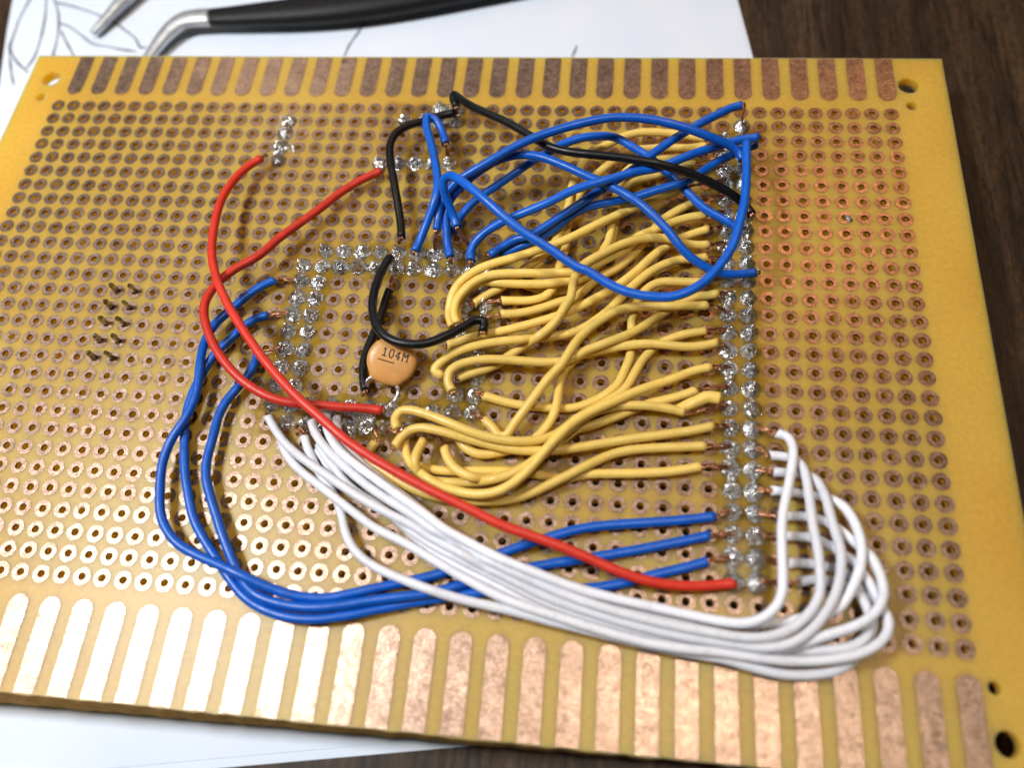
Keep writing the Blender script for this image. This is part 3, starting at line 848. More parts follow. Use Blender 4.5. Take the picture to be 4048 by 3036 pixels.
     "54.24,-12.69,1.38,53.12,-13.39,1.41,52.05,-14.16,1.46,51.04,-15.01,1.54,50.10,-15.93,1.63,49.22,-16.91,1.74,48.41,-17.95,1.85,47.64,-19.02,1.96,46.86,-20.08,2.09,46.06,-21.12,2.23,45.25,-22.16,2.37,44.43,-23.18,2.51,43.61,-24.21,2.66,42.83,-25.27,2.82,42.13,-26.37,2.97,41.48,-27.51,3.13,40.75,-28.61,3.28,39.87,-29.57,3.45,38.90,-30.45,3.62,37.99,-31.40,3.78,37.23,-32.46,3.95,36.61,-33.62,4.11,36.15,-34.85,4.26,35.90,-36.14,4.40,35.97,-37.45,4.52,36.35,-38.71,4.62,36.91,-39.90,4.71,37.56,-41.05,4.77,38.28,-42.16,4.81,39.07,-43.22,4.82,39.92,-44.23,4.81,40.83,-45.19,4.79,41.80,-46.09,4.75,42.82,-46.92,4.70,43.91,-47.66,4.63,45.06,-48.31,4.55,46.25,-48.87,4.44,47.49,-49.31,4.31,48.77,-49.57,4.14,50.08,-49.67,3.94,51.38,-49.66,3.71,52.67,-49.58,3.46,53.96,-49.49,3.18,55.25,-49.43,2.90,56.53,-49.32,2.60,57.82,-49.21,2.34,59.13,-49.20,2.13,60.44,-49.26,2.03"),
    ('black_wire', 'black wire curving from the far joints down to the chip row, beside the blue hook', 0.56, (25, 0.6), (23, 9.6),
     "63.69,-2.55,2.09,62.43,-3.01,2.19,61.25,-3.59,2.37,60.13,-4.29,2.59,59.02,-5.00,2.82,57.92,-5.71,3.05,56.90,-6.55,3.25,56.09,-7.59,3.40,55.66,-8.84,3.51,55.60,-10.17,3.58,55.78,-11.49,3.60,56.09,-12.79,3.59,56.44,-14.08,3.53,56.81,-15.36,3.43,57.19,-16.63,3.28,57.55,-17.90,3.09,57.91,-19.17,2.88,58.25,-20.45,2.65,58.58,-21.72,2.44,58.85,-23.02,2.28,59.07,-24.33,2.19"),
    ('black_wire', 'long black wire crossing over the blue wires to the header', 0.56, (25, 0.2), (41, 7),
     "64.15,-3.05,3.76,63.57,-1.86,3.91,63.61,-1.16,4.17,64.53,-2.08,4.44,65.42,-3.03,4.73,66.34,-3.94,5.03,67.32,-4.79,5.33,68.35,-5.59,5.62,69.40,-6.36,5.90,70.46,-7.12,6.15,71.52,-7.90,6.38,72.56,-8.70,6.59,73.59,-9.53,6.78,74.59,-10.38,6.96,75.59,-11.25,7.14,76.59,-12.11,7.30,77.64,-12.91,7.47,78.76,-13.61,7.63,79.98,-14.13,7.79,81.24,-14.51,7.93,82.54,-14.79,8.05,83.85,-15.01,8.15,85.16,-15.21,8.22,86.48,-15.41,8.28,87.79,-15.63,8.33,89.10,-15.88,8.37,90.40,-16.16,8.40,91.71,-16.39,8.32,93.00,-16.52,8.04,94.28,-16.63,7.67,95.54,-16.75,7.25,96.78,-16.90,6.79,97.99,-17.07,6.28,99.19,-17.27,5.72,100.37,-17.50,5.14,101.52,-17.80,4.55,102.63,-18.26,3.98,103.64,-18.99,3.53,104.36,-20.07,3.29"),
    ('black_wire', 'black wire looping over the disc capacitor to the yellow wire ends', 0.56, (23, 10.8), (28, 14.2),
     "58.10,-27.68,2.41,57.71,-28.94,2.55,57.45,-30.23,2.78,57.31,-31.52,3.06,57.27,-32.81,3.38,57.31,-34.09,3.71,57.45,-35.37,4.03,57.72,-36.64,4.34,58.12,-37.87,4.62,58.66,-39.06,4.87,59.43,-40.12,5.09,60.42,-40.98,5.26,61.60,-41.57,5.38,62.89,-41.86,5.45,64.22,-41.87,5.46,65.52,-41.64,5.41,66.70,-41.06,5.30,67.80,-40.31,5.13,68.82,-39.50,4.91,69.78,-38.61,4.66,70.72,-37.71,4.40,71.87,-37.70,4.18,71.82,-38.98,4.06"),
    ('black_wire', 'short straight black wire lying on the pads beside the disc capacitor', 0.56, (23, 11.6), (22.6, 18.5),
     "58.44,-31.89,1.17,58.22,-33.21,1.17,58.06,-34.53,1.16,57.90,-35.86,1.15,57.69,-37.17,1.14,57.42,-38.48,1.14,57.15,-39.78,1.14,56.92,-41.09,1.14,56.81,-42.42,1.15,56.93,-43.75,1.16,57.24,-45.04,1.17,57.68,-46.30,1.17"),
    ('white_wire', 'white wire ending topmost at the header, with the innermost loop', 0.52, (21, 19.4), (41, 19),
     "53.59,-49.97,1.64,53.85,-51.25,1.74,54.40,-52.43,1.90,55.15,-53.50,2.11,56.05,-54.42,2.36,57.04,-55.26,2.59,58.08,-56.03,2.77,59.17,-56.76,2.91,60.28,-57.46,3.04,61.40,-58.14,3.19,62.51,-58.83,3.34,63.63,-59.51,3.50,64.74,-60.18,3.68,65.86,-60.85,3.87,66.97,-61.53,4.05,68.08,-62.22,4.20,69.17,-62.94,4.34,70.29,-63.63,4.42,71.48,-64.19,4.36,72.69,-64.71,4.36,73.88,-65.25,4.49,75.05,-65.80,4.77,76.24,-66.31,4.97,77.47,-66.76,4.99,78.73,-67.15,4.91,79.99,-67.49,4.74,81.24,-67.84,4.55,82.50,-68.19,4.39,83.77,-68.53,4.26,85.04,-68.82,4.10,86.32,-69.07,3.94,87.61,-69.28,3.80,88.91,-69.47,3.68,90.21,-69.64,3.56,91.51,-69.81,3.45,92.81,-69.97,3.36,94.12,-70.14,3.30,95.42,-70.32,3.30,96.72,-70.51,3.37,98.01,-70.70,3.52,99.30,-70.88,3.73,100.59,-71.00,3.96,101.89,-70.97,4.18,103.14,-70.62,4.36,104.23,-69.91,4.50,105.09,-68.93,4.60,105.57,-67.71,4.68,105.70,-66.41,4.74,105.72,-65.09,4.78,105.74,-63.77,4.78,105.78,-62.46,4.72,105.87,-61.15,4.59,106.06,-59.87,4.39,106.33,-58.61,4.14,106.66,-57.36,3.86,107.02,-56.13,3.56,107.34,-54.89,3.28,107.64,-53.63,3.03,107.90,-52.36,2.80,107.98,-51.09,2.49,107.58,-49.90,2.18,106.43,-49.38,1.99"),
    ('white_wire', 'white wire fourth from the top at the header, tucked beneath the loops', 0.52, (21.5, 19.3), (41, 22),
     "54.74,-50.16,1.12,55.10,-51.42,1.14,55.62,-52.61,1.19,56.35,-53.70,1.26,57.26,-54.62,1.36,58.29,-55.42,1.47,59.35,-56.18,1.55,60.44,-56.90,1.56,61.53,-57.61,1.56,62.63,-58.32,1.57,63.74,-59.01,1.58,64.85,-59.70,1.60,65.95,-60.40,1.63,67.04,-61.12,1.67,68.10,-61.89,1.70,69.13,-62.68,1.74,70.19,-63.45,1.78,71.31,-64.12,1.83,72.48,-64.69,1.90,73.68,-65.22,1.96,74.88,-65.73,2.03,76.09,-66.21,2.06,77.32,-66.66,2.07,78.56,-67.07,2.08,79.80,-67.48,2.08,81.04,-67.89,2.09,82.28,-68.30,2.10,83.53,-68.68,2.10,84.78,-69.04,2.07,86.05,-69.34,2.02,87.33,-69.61,1.95,88.61,-69.85,1.86,89.90,-70.05,1.76,91.19,-70.24,1.66,92.48,-70.41,1.56,93.77,-70.56,1.48,95.07,-70.70,1.42,96.37,-70.82,1.41,97.67,-70.91,1.44,98.98,-70.98,1.52,100.28,-70.99,1.62,101.58,-70.94,1.75,102.87,-70.81,1.89,104.15,-70.61,2.04,105.43,-70.37,2.19,106.69,-70.08,2.34,107.95,-69.76,2.47,109.22,-69.48,2.61,110.47,-69.15,2.75,111.56,-68.46,2.93,112.35,-67.44,3.10,112.99,-66.31,3.22,113.53,-65.13,3.32,113.92,-63.88,3.39,114.11,-62.59,3.43,114.11,-61.30,3.30,113.96,-60.04,2.99,113.61,-58.82,2.66,113.05,-57.70,2.32,112.12,-56.89,1.95,110.91,-56.51,1.64,109.63,-56.27,1.54,108.34,-56.12,1.46,107.03,-56.04,1.39,105.73,-56.00,1.34"),
    ('white_wire', 'white wire second from the top at the header', 0.52, (20.3, 19.6), (41, 20),
     "51.96,-50.97,1.82,52.51,-52.15,1.96,53.30,-53.18,2.18,54.19,-54.14,2.35,55.14,-55.04,2.38,56.16,-55.87,2.38,57.22,-56.65,2.46,58.28,-57.42,2.61,59.35,-58.16,2.75,60.45,-58.88,2.87,61.58,-59.55,2.97,62.73,-60.18,3.05,63.89,-60.79,3.12,65.06,-61.39,3.19,66.22,-62.00,3.30,67.35,-62.66,3.43,68.46,-63.36,3.52,69.64,-63.94,3.60,70.80,-64.44,3.32,71.94,-64.91,2.89,73.12,-65.47,3.01,74.19,-66.02,3.53,75.27,-66.55,4.07,76.48,-67.04,4.14,77.71,-67.50,4.16,78.95,-67.93,4.09,80.20,-68.34,3.94,81.44,-68.74,3.81,82.69,-69.15,3.75,83.94,-69.55,3.77,85.21,-69.92,3.82,86.48,-70.24,3.85,87.76,-70.53,3.84,89.05,-70.79,3.83,90.35,-71.03,3.81,91.64,-71.25,3.79,92.94,-71.45,3.78,94.25,-71.64,3.78,95.55,-71.80,3.80,96.86,-71.94,3.83,98.17,-72.08,3.88,99.47,-72.22,3.97,100.78,-72.35,4.03,102.10,-72.37,4.04,103.40,-72.24,3.98,104.68,-71.93,3.90,105.89,-71.42,3.86,107.00,-70.72,3.86,107.97,-69.83,3.89,108.78,-68.80,3.93,109.36,-67.62,3.98,109.58,-66.33,4.01,109.60,-65.02,4.02,109.59,-63.70,3.98,109.52,-62.39,3.88,109.37,-61.09,3.71,109.30,-59.80,3.50,109.29,-58.50,3.27,109.28,-57.21,3.03,109.25,-55.91,2.82,109.18,-54.61,2.62,108.96,-53.36,2.31,108.25,-52.39,1.84,107.03,-52.01,1.57,105.72,-51.92,1.48"),
    ('white_wire', 'white wire third from the top at the header, its left end nearest the blue wires', 0.52, (18, 19.6), (41, 21),
     "46.28,-50.62,1.46,47.07,-51.64,1.53,47.91,-52.63,1.63,48.81,-53.56,1.74,49.79,-54.41,1.84,50.83,-55.18,1.95,51.92,-55.88,2.09,53.04,-56.53,2.22,54.16,-57.18,2.33,55.29,-57.82,2.42,56.41,-58.46,2.52,57.55,-59.09,2.61,58.69,-59.71,2.70,59.84,-60.31,2.76,61.01,-60.88,2.82,62.19,-61.41,2.87,63.39,-61.92,2.91,64.59,-62.41,2.92,65.80,-62.89,2.88,66.99,-63.42,2.82,68.11,-64.06,2.83,69.30,-64.60,2.84,70.44,-65.12,3.15,71.54,-65.64,3.61,72.70,-66.19,3.80,73.86,-66.70,3.60,75.03,-67.15,3.29,76.24,-67.64,3.37,77.45,-68.11,3.40,78.66,-68.58,3.36,79.87,-69.04,3.25,81.08,-69.49,3.15,82.32,-69.89,3.09,83.57,-70.24,3.05,84.83,-70.56,3.04,86.10,-70.86,3.04,87.37,-71.14,3.04,88.64,-71.42,3.03,89.91,-71.68,3.03,91.19,-71.92,3.02,92.47,-72.14,3.03,93.76,-72.33,3.03,95.05,-72.49,3.04,96.34,-72.63,3.05,97.63,-72.75,3.08,98.93,-72.86,3.14,100.22,-72.97,3.21,101.51,-73.08,3.27,102.81,-73.14,3.37,104.10,-73.11,3.53,105.37,-72.90,3.68,106.58,-72.43,3.75,107.68,-71.74,3.76,108.65,-70.88,3.74,109.50,-69.90,3.73,110.24,-68.83,3.74,110.88,-67.70,3.71,111.38,-66.50,3.69,111.71,-65.24,3.65,111.91,-63.96,3.59,111.97,-62.67,3.48,111.78,-61.39,3.34,111.53,-60.13,3.18,111.34,-58.85,3.01,111.17,-57.57,2.85,110.94,-56.31,2.62,110.57,-55.14,2.20,109.87,-54.20,1.71,108.67,-53.86,1.39,107.37,-53.83,1.34,106.07,-53.84,1.32"),
    ('white_wire', 'white wire lowest at the header, only its bare stub end showing past the loops', 0.52, (20, 20), (41, 26),
     "53.44,-53.95,1.39,54.20,-55.01,1.56,55.10,-55.96,1.63,56.08,-56.83,1.64,56.95,-57.82,1.68,57.94,-58.68,1.71,59.02,-59.42,1.75,60.18,-60.04,1.79,61.36,-60.62,1.83,62.51,-61.26,1.85,63.63,-61.95,1.87,64.74,-62.64,1.88,65.85,-63.34,1.89,66.98,-64.01,1.90,68.13,-64.64,1.92,69.31,-65.21,2.02,70.49,-65.74,2.26,71.68,-66.25,2.48,72.90,-66.75,2.55,74.12,-67.22,2.47,75.34,-67.69,2.41,76.56,-68.18,2.46,77.78,-68.67,2.49,79.00,-69.15,2.38,80.22,-69.61,2.24,81.46,-70.05,2.15,82.71,-70.44,2.10,83.98,-70.78,2.08,85.26,-71.08,2.06,86.54,-71.36,2.06,87.83,-71.63,2.05,89.12,-71.88,2.03,90.41,-72.12,2.02,91.70,-72.34,2.00,93.00,-72.53,1.96,94.30,-72.70,1.89,95.61,-72.84,1.83,96.92,-72.97,1.83,98.22,-73.07,1.88,99.53,-73.15,1.92,100.85,-73.20,1.94,102.15,-73.23,2.07,103.40,-73.17,1.78,104.54,-73.06,1.16,105.82,-73.00,1.33,107.10,-72.93,1.63,108.39,-72.83,1.84,109.69,-72.70,1.97,110.99,-72.51,2.05,112.27,-72.24,2.09,113.46,-71.69,2.11,114.35,-70.74,2.12,114.76,-69.51,2.07,114.59,-68.21,1.99,114.06,-67.03,1.86,113.07,-66.19,1.68,111.86,-65.73,1.52,110.57,-65.53,1.40,109.26,-65.59,1.31,107.99,-65.93,1.27"),
    ('white_wire', 'white wire fifth from the top at the header, with a wide outer loop', 0.52, (19.6, 20.2), (41, 23),
     "52.85,-54.41,0.64,53.89,-55.20,0.64,54.71,-56.24,0.64,55.62,-57.18,0.64,56.67,-57.98,0.66,57.77,-58.71,0.67,58.90,-59.39,0.70,60.06,-60.00,0.74,61.27,-60.54,0.78,62.45,-61.11,0.81,63.56,-61.83,0.83,64.63,-62.60,0.84,65.68,-63.39,0.86,66.74,-64.18,0.90,67.80,-64.95,0.98,68.90,-65.66,1.13,70.07,-66.23,1.36,71.25,-66.74,1.63,72.47,-67.23,1.70,73.70,-67.70,1.68,74.93,-68.17,1.63,76.16,-68.64,1.61,77.39,-69.10,1.68,78.63,-69.52,1.51,79.87,-69.92,1.29,81.12,-70.30,1.17,82.39,-70.67,1.10,83.66,-71.01,1.07,84.94,-71.32,1.06,86.23,-71.60,1.05,87.52,-71.86,1.03,88.82,-72.10,1.01,90.11,-72.32,0.97,91.42,-72.52,0.91,92.72,-72.70,0.83,94.03,-72.86,0.75,95.34,-72.99,0.71,96.65,-73.10,0.70,97.96,-73.20,0.71,99.28,-73.27,0.73,100.60,-73.33,0.73,101.91,-73.32,0.67,103.20,-73.24,0.78,103.94,-73.27,1.87,104.95,-73.16,2.58,106.22,-72.84,2.68,107.46,-72.41,2.82,108.68,-71.93,2.99,109.88,-71.45,3.20,111.11,-70.99,3.40,112.32,-70.51,3.54,113.49,-69.90,3.62,114.54,-69.11,3.65,115.36,-68.08,3.63,115.82,-66.86,3.55,115.85,-65.55,3.39,115.63,-64.28,3.15,115.23,-63.06,2.83,114.47,-62.08,2.44,113.52,-61.20,2.24,112.59,-60.28,2.09,111.53,-59.53,1.90,110.35,-58.98,1.70,109.06,-58.77,1.51,107.75,-58.78,1.37,106.44,-58.87,1.30"),
    ('white_wire', 'white wire along the near edge of the bundle, sixth at the header', 0.52, (19, 20.4), (41, 24),
     "48.18,-53.18,0.67,48.84,-54.30,0.80,49.62,-55.33,0.96,50.54,-56.25,1.13,51.55,-57.05,1.31,52.62,-57.78,1.50,53.71,-58.48,1.69,54.81,-59.16,1.89,55.91,-59.84,2.06,57.02,-60.53,2.13,58.13,-61.22,2.11,59.24,-61.90,2.07,60.36,-62.59,2.05,61.48,-63.26,2.05,62.66,-63.81,2.08,63.88,-64.29,2.12,65.09,-64.77,2.16,66.29,-65.29,2.22,67.47,-65.85,2.27,68.65,-66.42,2.32,69.82,-66.99,2.38,71.00,-67.55,2.43,72.19,-68.10,2.49,73.38,-68.63,2.55,74.58,-69.15,2.62,75.78,-69.66,2.72,76.99,-70.13,2.84,78.22,-70.56,2.97,79.48,-70.91,3.06,80.75,-71.21,3.08,82.03,-71.49,3.08,83.30,-71.77,3.08,84.58,-72.06,3.07,85.85,-72.34,3.06,87.13,-72.61,3.04,88.41,-72.87,3.03,89.70,-73.12,3.01,90.99,-73.34,3.00,92.28,-73.53,3.00,93.58,-73.67,3.01,94.88,-73.77,3.01,96.19,-73.83,2.99,97.49,-73.84,2.91,98.79,-73.85,2.79,100.10,-73.88,2.70,101.40,-73.96,2.71,102.71,-74.05,2.78,104.01,-74.12,2.87,105.31,-74.13,2.79,106.60,-74.08,2.61,107.91,-73.99,2.59,109.20,-73.84,2.65,110.49,-73.63,2.72,111.76,-73.33,2.78,113.00,-72.93,2.83,114.18,-72.37,2.85,115.24,-71.61,2.85,116.05,-70.58,2.81,116.31,-69.33,2.74,115.88,-68.10,2.62,115.42,-66.89,2.50,114.95,-65.68,2.38,114.30,-64.55,2.24,113.64,-63.44,2.09,112.56,-62.73,1.91,111.53,-61.95,1.74,110.41,-61.31,1.57,109.15,-61.02,1.42,107.85,-60.98,1.31,106.54,-61.06,1.25"),
    ('white_wire', 'white wire bowing lowest below the rest of the bundle, over the near fingers', 0.52, (19.7, 20.6), (41, 25),
     "51.33,-52.88,1.31,51.90,-54.07,1.35,52.56,-55.21,1.34,53.28,-56.31,1.25,54.09,-57.34,1.18,54.99,-58.31,1.13,55.86,-59.29,1.08,56.64,-60.36,1.10,57.30,-61.49,1.22,57.88,-62.66,1.36,58.39,-63.87,1.47,59.05,-65.01,1.54,59.90,-66.01,1.59,60.93,-66.84,1.64,62.06,-67.50,1.70,63.27,-68.03,1.79,64.50,-68.48,1.92,65.74,-68.89,2.10,66.98,-69.28,2.31,68.22,-69.64,2.55,69.49,-69.98,2.68,70.77,-70.27,2.63,72.07,-70.52,2.56,73.37,-70.74,2.53,74.67,-70.93,2.51,75.98,-71.10,2.47,77.28,-71.27,2.40,78.58,-71.45,2.29,79.88,-71.66,2.23,81.18,-71.89,2.19,82.48,-72.11,2.15,83.78,-72.30,2.11,85.09,-72.49,2.06,86.39,-72.69,2.03,87.69,-72.90,2.00,88.99,-73.11,1.98,90.29,-73.32,1.96,91.60,-73.51,1.95,92.90,-73.69,1.96,94.21,-73.84,1.97,95.52,-73.97,1.96,96.84,-74.08,1.92,98.15,-74.18,1.84,99.46,-74.28,1.77,100.77,-74.45,1.72,102.06,-74.70,1.68,103.35,-74.96,1.65,104.65,-75.17,1.62,105.97,-75.29,1.59,107.28,-75.27,1.57,108.59,-75.13,1.54,109.89,-74.89,1.51,111.14,-74.50,1.48,112.30,-73.88,1.43,113.28,-73.00,1.37,114.13,-72.00,1.29,114.88,-70.92,1.23,115.36,-69.69,1.19,115.30,-68.39,1.16,114.96,-67.12,1.14,114.35,-65.95,1.16,113.57,-64.90,1.16,112.44,-64.25,1.15,111.15,-63.98,1.12,109.84,-63.83,1.09,108.52,-63.79,1.07,107.21,-63.92,1.06"),
    ('yellow_wire', 'yellow wire highest at the header, arching under the blue wires toward the far edge', 0.56, (40, 2), (27, 13),
     "99.02,-6.13,1.49,97.73,-5.95,1.53,96.44,-5.80,1.62,95.15,-5.67,1.74,93.86,-5.60,1.87,92.56,-5.63,2.01,91.27,-5.73,2.14,89.99,-5.92,2.25,88.75,-6.32,2.32,87.59,-6.90,2.37,86.51,-7.63,2.38,85.44,-8.38,2.37,84.40,-9.15,2.34,83.43,-10.02,2.29,82.63,-11.04,2.25,82.06,-12.21,2.22,81.64,-13.45,2.20,81.31,-14.71,2.19,81.10,-15.99,2.20,81.02,-17.29,2.22,80.92,-18.59,2.23,80.71,-19.87,2.22,80.42,-21.14,2.17,80.09,-22.40,2.08,79.70,-23.64,1.96,79.20,-24.84,1.87,78.47,-25.91,1.80,77.53,-26.81,1.76,76.56,-27.67,1.74,75.63,-28.58,1.75,74.73,-29.53,1.72,73.81,-30.43,1.56,72.80,-31.24,1.39,71.71,-31.95,1.31,70.65,-32.70,1.27,69.66,-33.55,1.24"),
    ('yellow_wire', 'yellow wire second from the top at the header, below the highest arch', 0.56, (40, 3), (28, 13),
     "98.97,-7.29,1.38,97.69,-7.66,1.42,96.38,-7.91,1.47,95.06,-7.98,1.55,93.73,-8.04,1.64,92.41,-8.19,1.74,91.10,-8.41,1.83,89.81,-8.69,1.91,88.58,-9.19,1.96,87.48,-9.94,1.99,86.48,-10.81,1.99,85.54,-11.76,1.96,84.66,-12.76,1.90,83.83,-13.79,1.81,83.01,-14.83,1.70,82.31,-15.95,1.57,81.86,-17.19,1.43,81.56,-18.48,1.30,81.26,-19.77,1.21,80.92,-21.06,1.16,80.85,-22.38,1.17,81.00,-23.69,1.21,80.79,-25.00,1.26,80.51,-26.30,1.33,80.31,-27.62,1.41,80.17,-28.93,1.51,79.97,-30.24,1.62,79.50,-31.48,1.64,78.53,-32.35,1.49,77.27,-32.72,1.32,75.95,-32.82,1.20,74.63,-32.83,1.13,73.30,-32.86,1.09"),
    ('yellow_wire', 'yellow wire showing between the blue wires, then running straight down in the middle', 0.56, (40, 3.8), (27, 14.2),
     "97.85,-9.09,1.37,96.58,-9.34,1.40,95.30,-9.60,1.46,94.03,-9.84,1.53,92.75,-10.08,1.61,91.50,-10.40,1.70,90.28,-10.86,1.78,89.18,-11.54,1.84,88.31,-12.49,1.89,87.74,-13.66,1.93,87.45,-14.92,1.95,87.23,-16.20,1.95,87.06,-17.49,1.92,86.95,-18.79,1.89,86.82,-20.08,1.86,86.70,-21.37,1.85,86.60,-22.67,1.84,86.39,-23.95,1.85,85.86,-25.13,1.87,85.50,-26.38,1.92,85.11,-27.62,1.99,84.54,-28.78,2.08,83.60,-29.65,2.15,82.40,-30.12,2.27,81.18,-30.51,2.49,79.95,-30.89,2.67,78.67,-31.06,2.64,77.37,-31.11,2.54,76.07,-31.14,2.50,74.77,-31.15,2.50,73.47,-31.13,2.52,72.18,-31.00,2.46,70.90,-30.90,2.31,69.70,-31.32,2.13,68.74,-32.17,1.90,68.06,-33.24,1.64,67.73,-34.47,1.48,67.91,-35.75,1.55,68.40,-36.95,1.61"),
    ('yellow_wire', 'yellow wire with its cut end just under the black wire at the header', 0.56, (40, 4), (28, 12),
     "97.53,-10.38,1.18,96.25,-10.66,1.18,95.02,-11.09,1.17,93.82,-11.62,1.15,92.65,-12.19,1.13,91.44,-12.70,1.10,90.22,-13.15,1.06,89.05,-13.74,0.99,88.10,-14.62,0.92,87.57,-15.80,0.86,87.41,-17.10,0.83,87.34,-18.40,0.80,87.22,-19.70,0.77,87.12,-21.01,0.74,87.01,-22.31,0.72,86.64,-23.54,0.70,86.24,-24.79,0.69,85.90,-26.05,0.68,85.46,-27.28,0.68,84.85,-28.44,0.68,83.99,-29.41,0.68,82.89,-30.12,0.68,81.69,-30.62,0.68,80.42,-30.93,0.68,79.12,-30.96,0.68,77.83,-30.75,0.68,76.57,-30.39,0.68,75.37,-29.88,0.68,74.23,-29.25,0.68"),
    ('yellow_wire', 'yellow wire running straight from under the blue wires into the outermost upper bend', 0.56, (40, 5), (26.5, 14.4),
     "96.29,-14.69,1.69,95.15,-15.33,1.77,94.03,-16.01,1.91,92.93,-16.71,2.09,91.84,-17.42,2.31,90.78,-18.15,2.53,89.72,-18.91,2.75,88.67,-19.67,2.96,87.61,-20.43,3.15,86.55,-21.19,3.31,85.49,-21.95,3.45,84.43,-22.72,3.57,83.38,-23.51,3.66,82.32,-24.28,3.75,81.23,-25.01,3.83,80.09,-25.66,3.90,78.93,-26.27,3.96,77.76,-26.87,4.00,76.57,-27.43,4.02,75.35,-27.93,4.01,74.12,-28.39,3.96,72.88,-28.80,3.88,71.64,-29.22,3.75,70.43,-29.72,3.58,69.31,-30.37,3.36,68.31,-31.17,3.09,67.50,-32.16,2.78,67.06,-33.35,2.46,66.87,-34.59,2.10,66.88,-35.74,1.47,67.36,-36.84,0.97"),
    ('yellow_wire', 'yellow wire below the black wire whose upper cut end faces a tinned strand', 0.56, (40, 6), (28, 14),
     "98.21,-16.38,1.51,97.11,-17.13,1.54,96.01,-17.90,1.57,94.93,-18.69,1.60,93.87,-19.51,1.60,92.90,-20.43,1.54,92.19,-21.56,1.46,91.50,-22.70,1.40,90.77,-23.82,1.37,90.03,-24.94,1.35,89.21,-25.99,1.33,88.30,-26.98,1.34,87.29,-27.85,1.35,86.17,-28.59,1.37,85.11,-29.39,1.40,84.25,-30.42,1.42,83.39,-31.45,1.44,82.38,-32.31,1.45,81.12,-32.75,1.44,79.88,-33.27,1.40,78.65,-33.78,1.34,77.39,-34.22,1.27,76.09,-34.57,1.21,74.77,-34.78,1.16,73.44,-34.87,1.13"),
    ('yellow_wire', 'yellow wire crossing beneath the big blue loop into the second upper bend', 0.56, (40, 7), (27, 14),
     "98.95,-19.04,1.59,97.68,-19.37,1.66,96.44,-19.79,1.79,95.25,-20.34,1.96,94.13,-21.01,2.15,93.05,-21.74,2.34,91.96,-22.46,2.50,90.80,-23.07,2.59,89.79,-23.89,2.64,89.05,-24.98,2.69,88.20,-25.97,2.78,87.13,-26.73,2.89,86.07,-27.50,3.01,85.03,-28.30,3.13,83.95,-29.05,3.19,82.71,-29.49,3.22,81.41,-29.67,3.29,80.10,-29.83,3.37,78.80,-29.98,3.45,77.49,-30.11,3.52,76.18,-30.21,3.58,74.86,-30.28,3.61,73.55,-30.38,3.60,72.24,-30.56,3.56,70.99,-30.94,3.48,69.86,-31.61,3.37,68.90,-32.50,3.21,68.14,-33.56,3.04,67.70,-34.78,2.87,67.75,-36.07,2.74,68.25,-37.29,2.67"),
    ('yellow_wire', 'yellow wire with a pale flared cut end at the header, long diagonal run', 0.56, (40, 8), (27, 15),
     "99.14,-21.17,1.34,97.93,-21.67,1.37,96.74,-22.22,1.41,95.58,-22.83,1.47,94.50,-23.57,1.54,93.52,-24.43,1.63,92.59,-25.35,1.72,91.71,-26.32,1.81,90.90,-27.35,1.89,90.06,-28.35,1.96,89.16,-29.31,2.03,88.25,-30.24,2.10,87.27,-31.12,2.17,86.25,-31.93,2.24,85.20,-32.72,2.31,84.14,-33.49,2.37,83.05,-34.22,2.44,81.94,-34.90,2.51,80.79,-35.53,2.58,79.61,-36.09,2.65,78.40,-36.60,2.70,77.18,-37.07,2.73,75.94,-37.51,2.73,74.69,-37.89,2.67,73.42,-38.20,2.55,72.14,-38.45,2.40,70.87,-38.71,2.22,69.62,-39.07,2.05,68.40,-39.53,1.92,67.20,-40.05,1.85"),
    ('yellow_wire', 'yellow wire arching over its neighbours under the blue loop, then steeply down', 0.56, (40, 9), (27, 17),
     "99.10,-23.91,1.85,97.81,-24.09,1.96,96.52,-24.13,2.18,95.25,-23.99,2.47,93.99,-23.84,2.78,92.72,-23.90,3.08,91.46,-24.15,3.35,90.25,-24.58,3.61,89.08,-25.13,3.81,87.95,-25.76,3.95,86.85,-26.48,4.05,85.80,-27.24,4.14,84.75,-28.03,4.22,83.75,-28.87,4.28,82.94,-29.89,4.28,82.47,-31.10,4.21,82.31,-32.40,4.13,82.16,-33.69,4.03,81.60,-34.85,3.91,81.02,-36.02,3.76,80.38,-37.14,3.60,79.54,-38.14,3.45,78.56,-38.94,3.24,77.65,-39.18,2.34,76.71,-39.44,1.49,75.70,-40.24,1.43,74.71,-41.10,1.45,73.72,-41.95,1.43,72.60,-42.62,1.38,71.37,-43.08,1.31,70.16,-43.57,1.24,68.98,-44.14,1.21"),
    ('yellow_wire', 'yellow wire sweeping from the header down to a small hook by the capacitor', 0.56, (40, 10), (27, 16.6),
     "99.03,-25.54,1.41,97.73,-25.74,1.44,96.44,-25.96,1.51,95.17,-26.27,1.59,93.97,-26.79,1.67,92.86,-27.48,1.74,91.81,-28.27,1.79,90.85,-29.17,1.81,89.96,-30.13,1.80,89.11,-31.12,1.77,88.32,-32.17,1.72,87.52,-33.21,1.67,86.64,-34.19,1.63,85.71,-35.10,1.60,84.72,-35.97,1.60,83.67,-36.75,1.61,82.52,-37.38,1.64,81.28,-37.81,1.68,80.00,-38.10,1.70,78.72,-38.34,1.75,77.63,-38.81,2.29,76.57,-39.28,2.88,75.28,-39.47,2.90,73.98,-39.64,2.83,72.69,-39.89,2.80,71.43,-40.22,2.78,70.18,-40.64,2.74,68.97,-41.14,2.66,67.84,-41.78,2.51,66.82,-42.58,2.29,66.13,-43.60,2.02,67.15,-44.25,1.77"),
    ('yellow_wire', 'yellow wire passing under the blue loop then vertically beneath three others', 0.56, (40, 11), (28, 18),
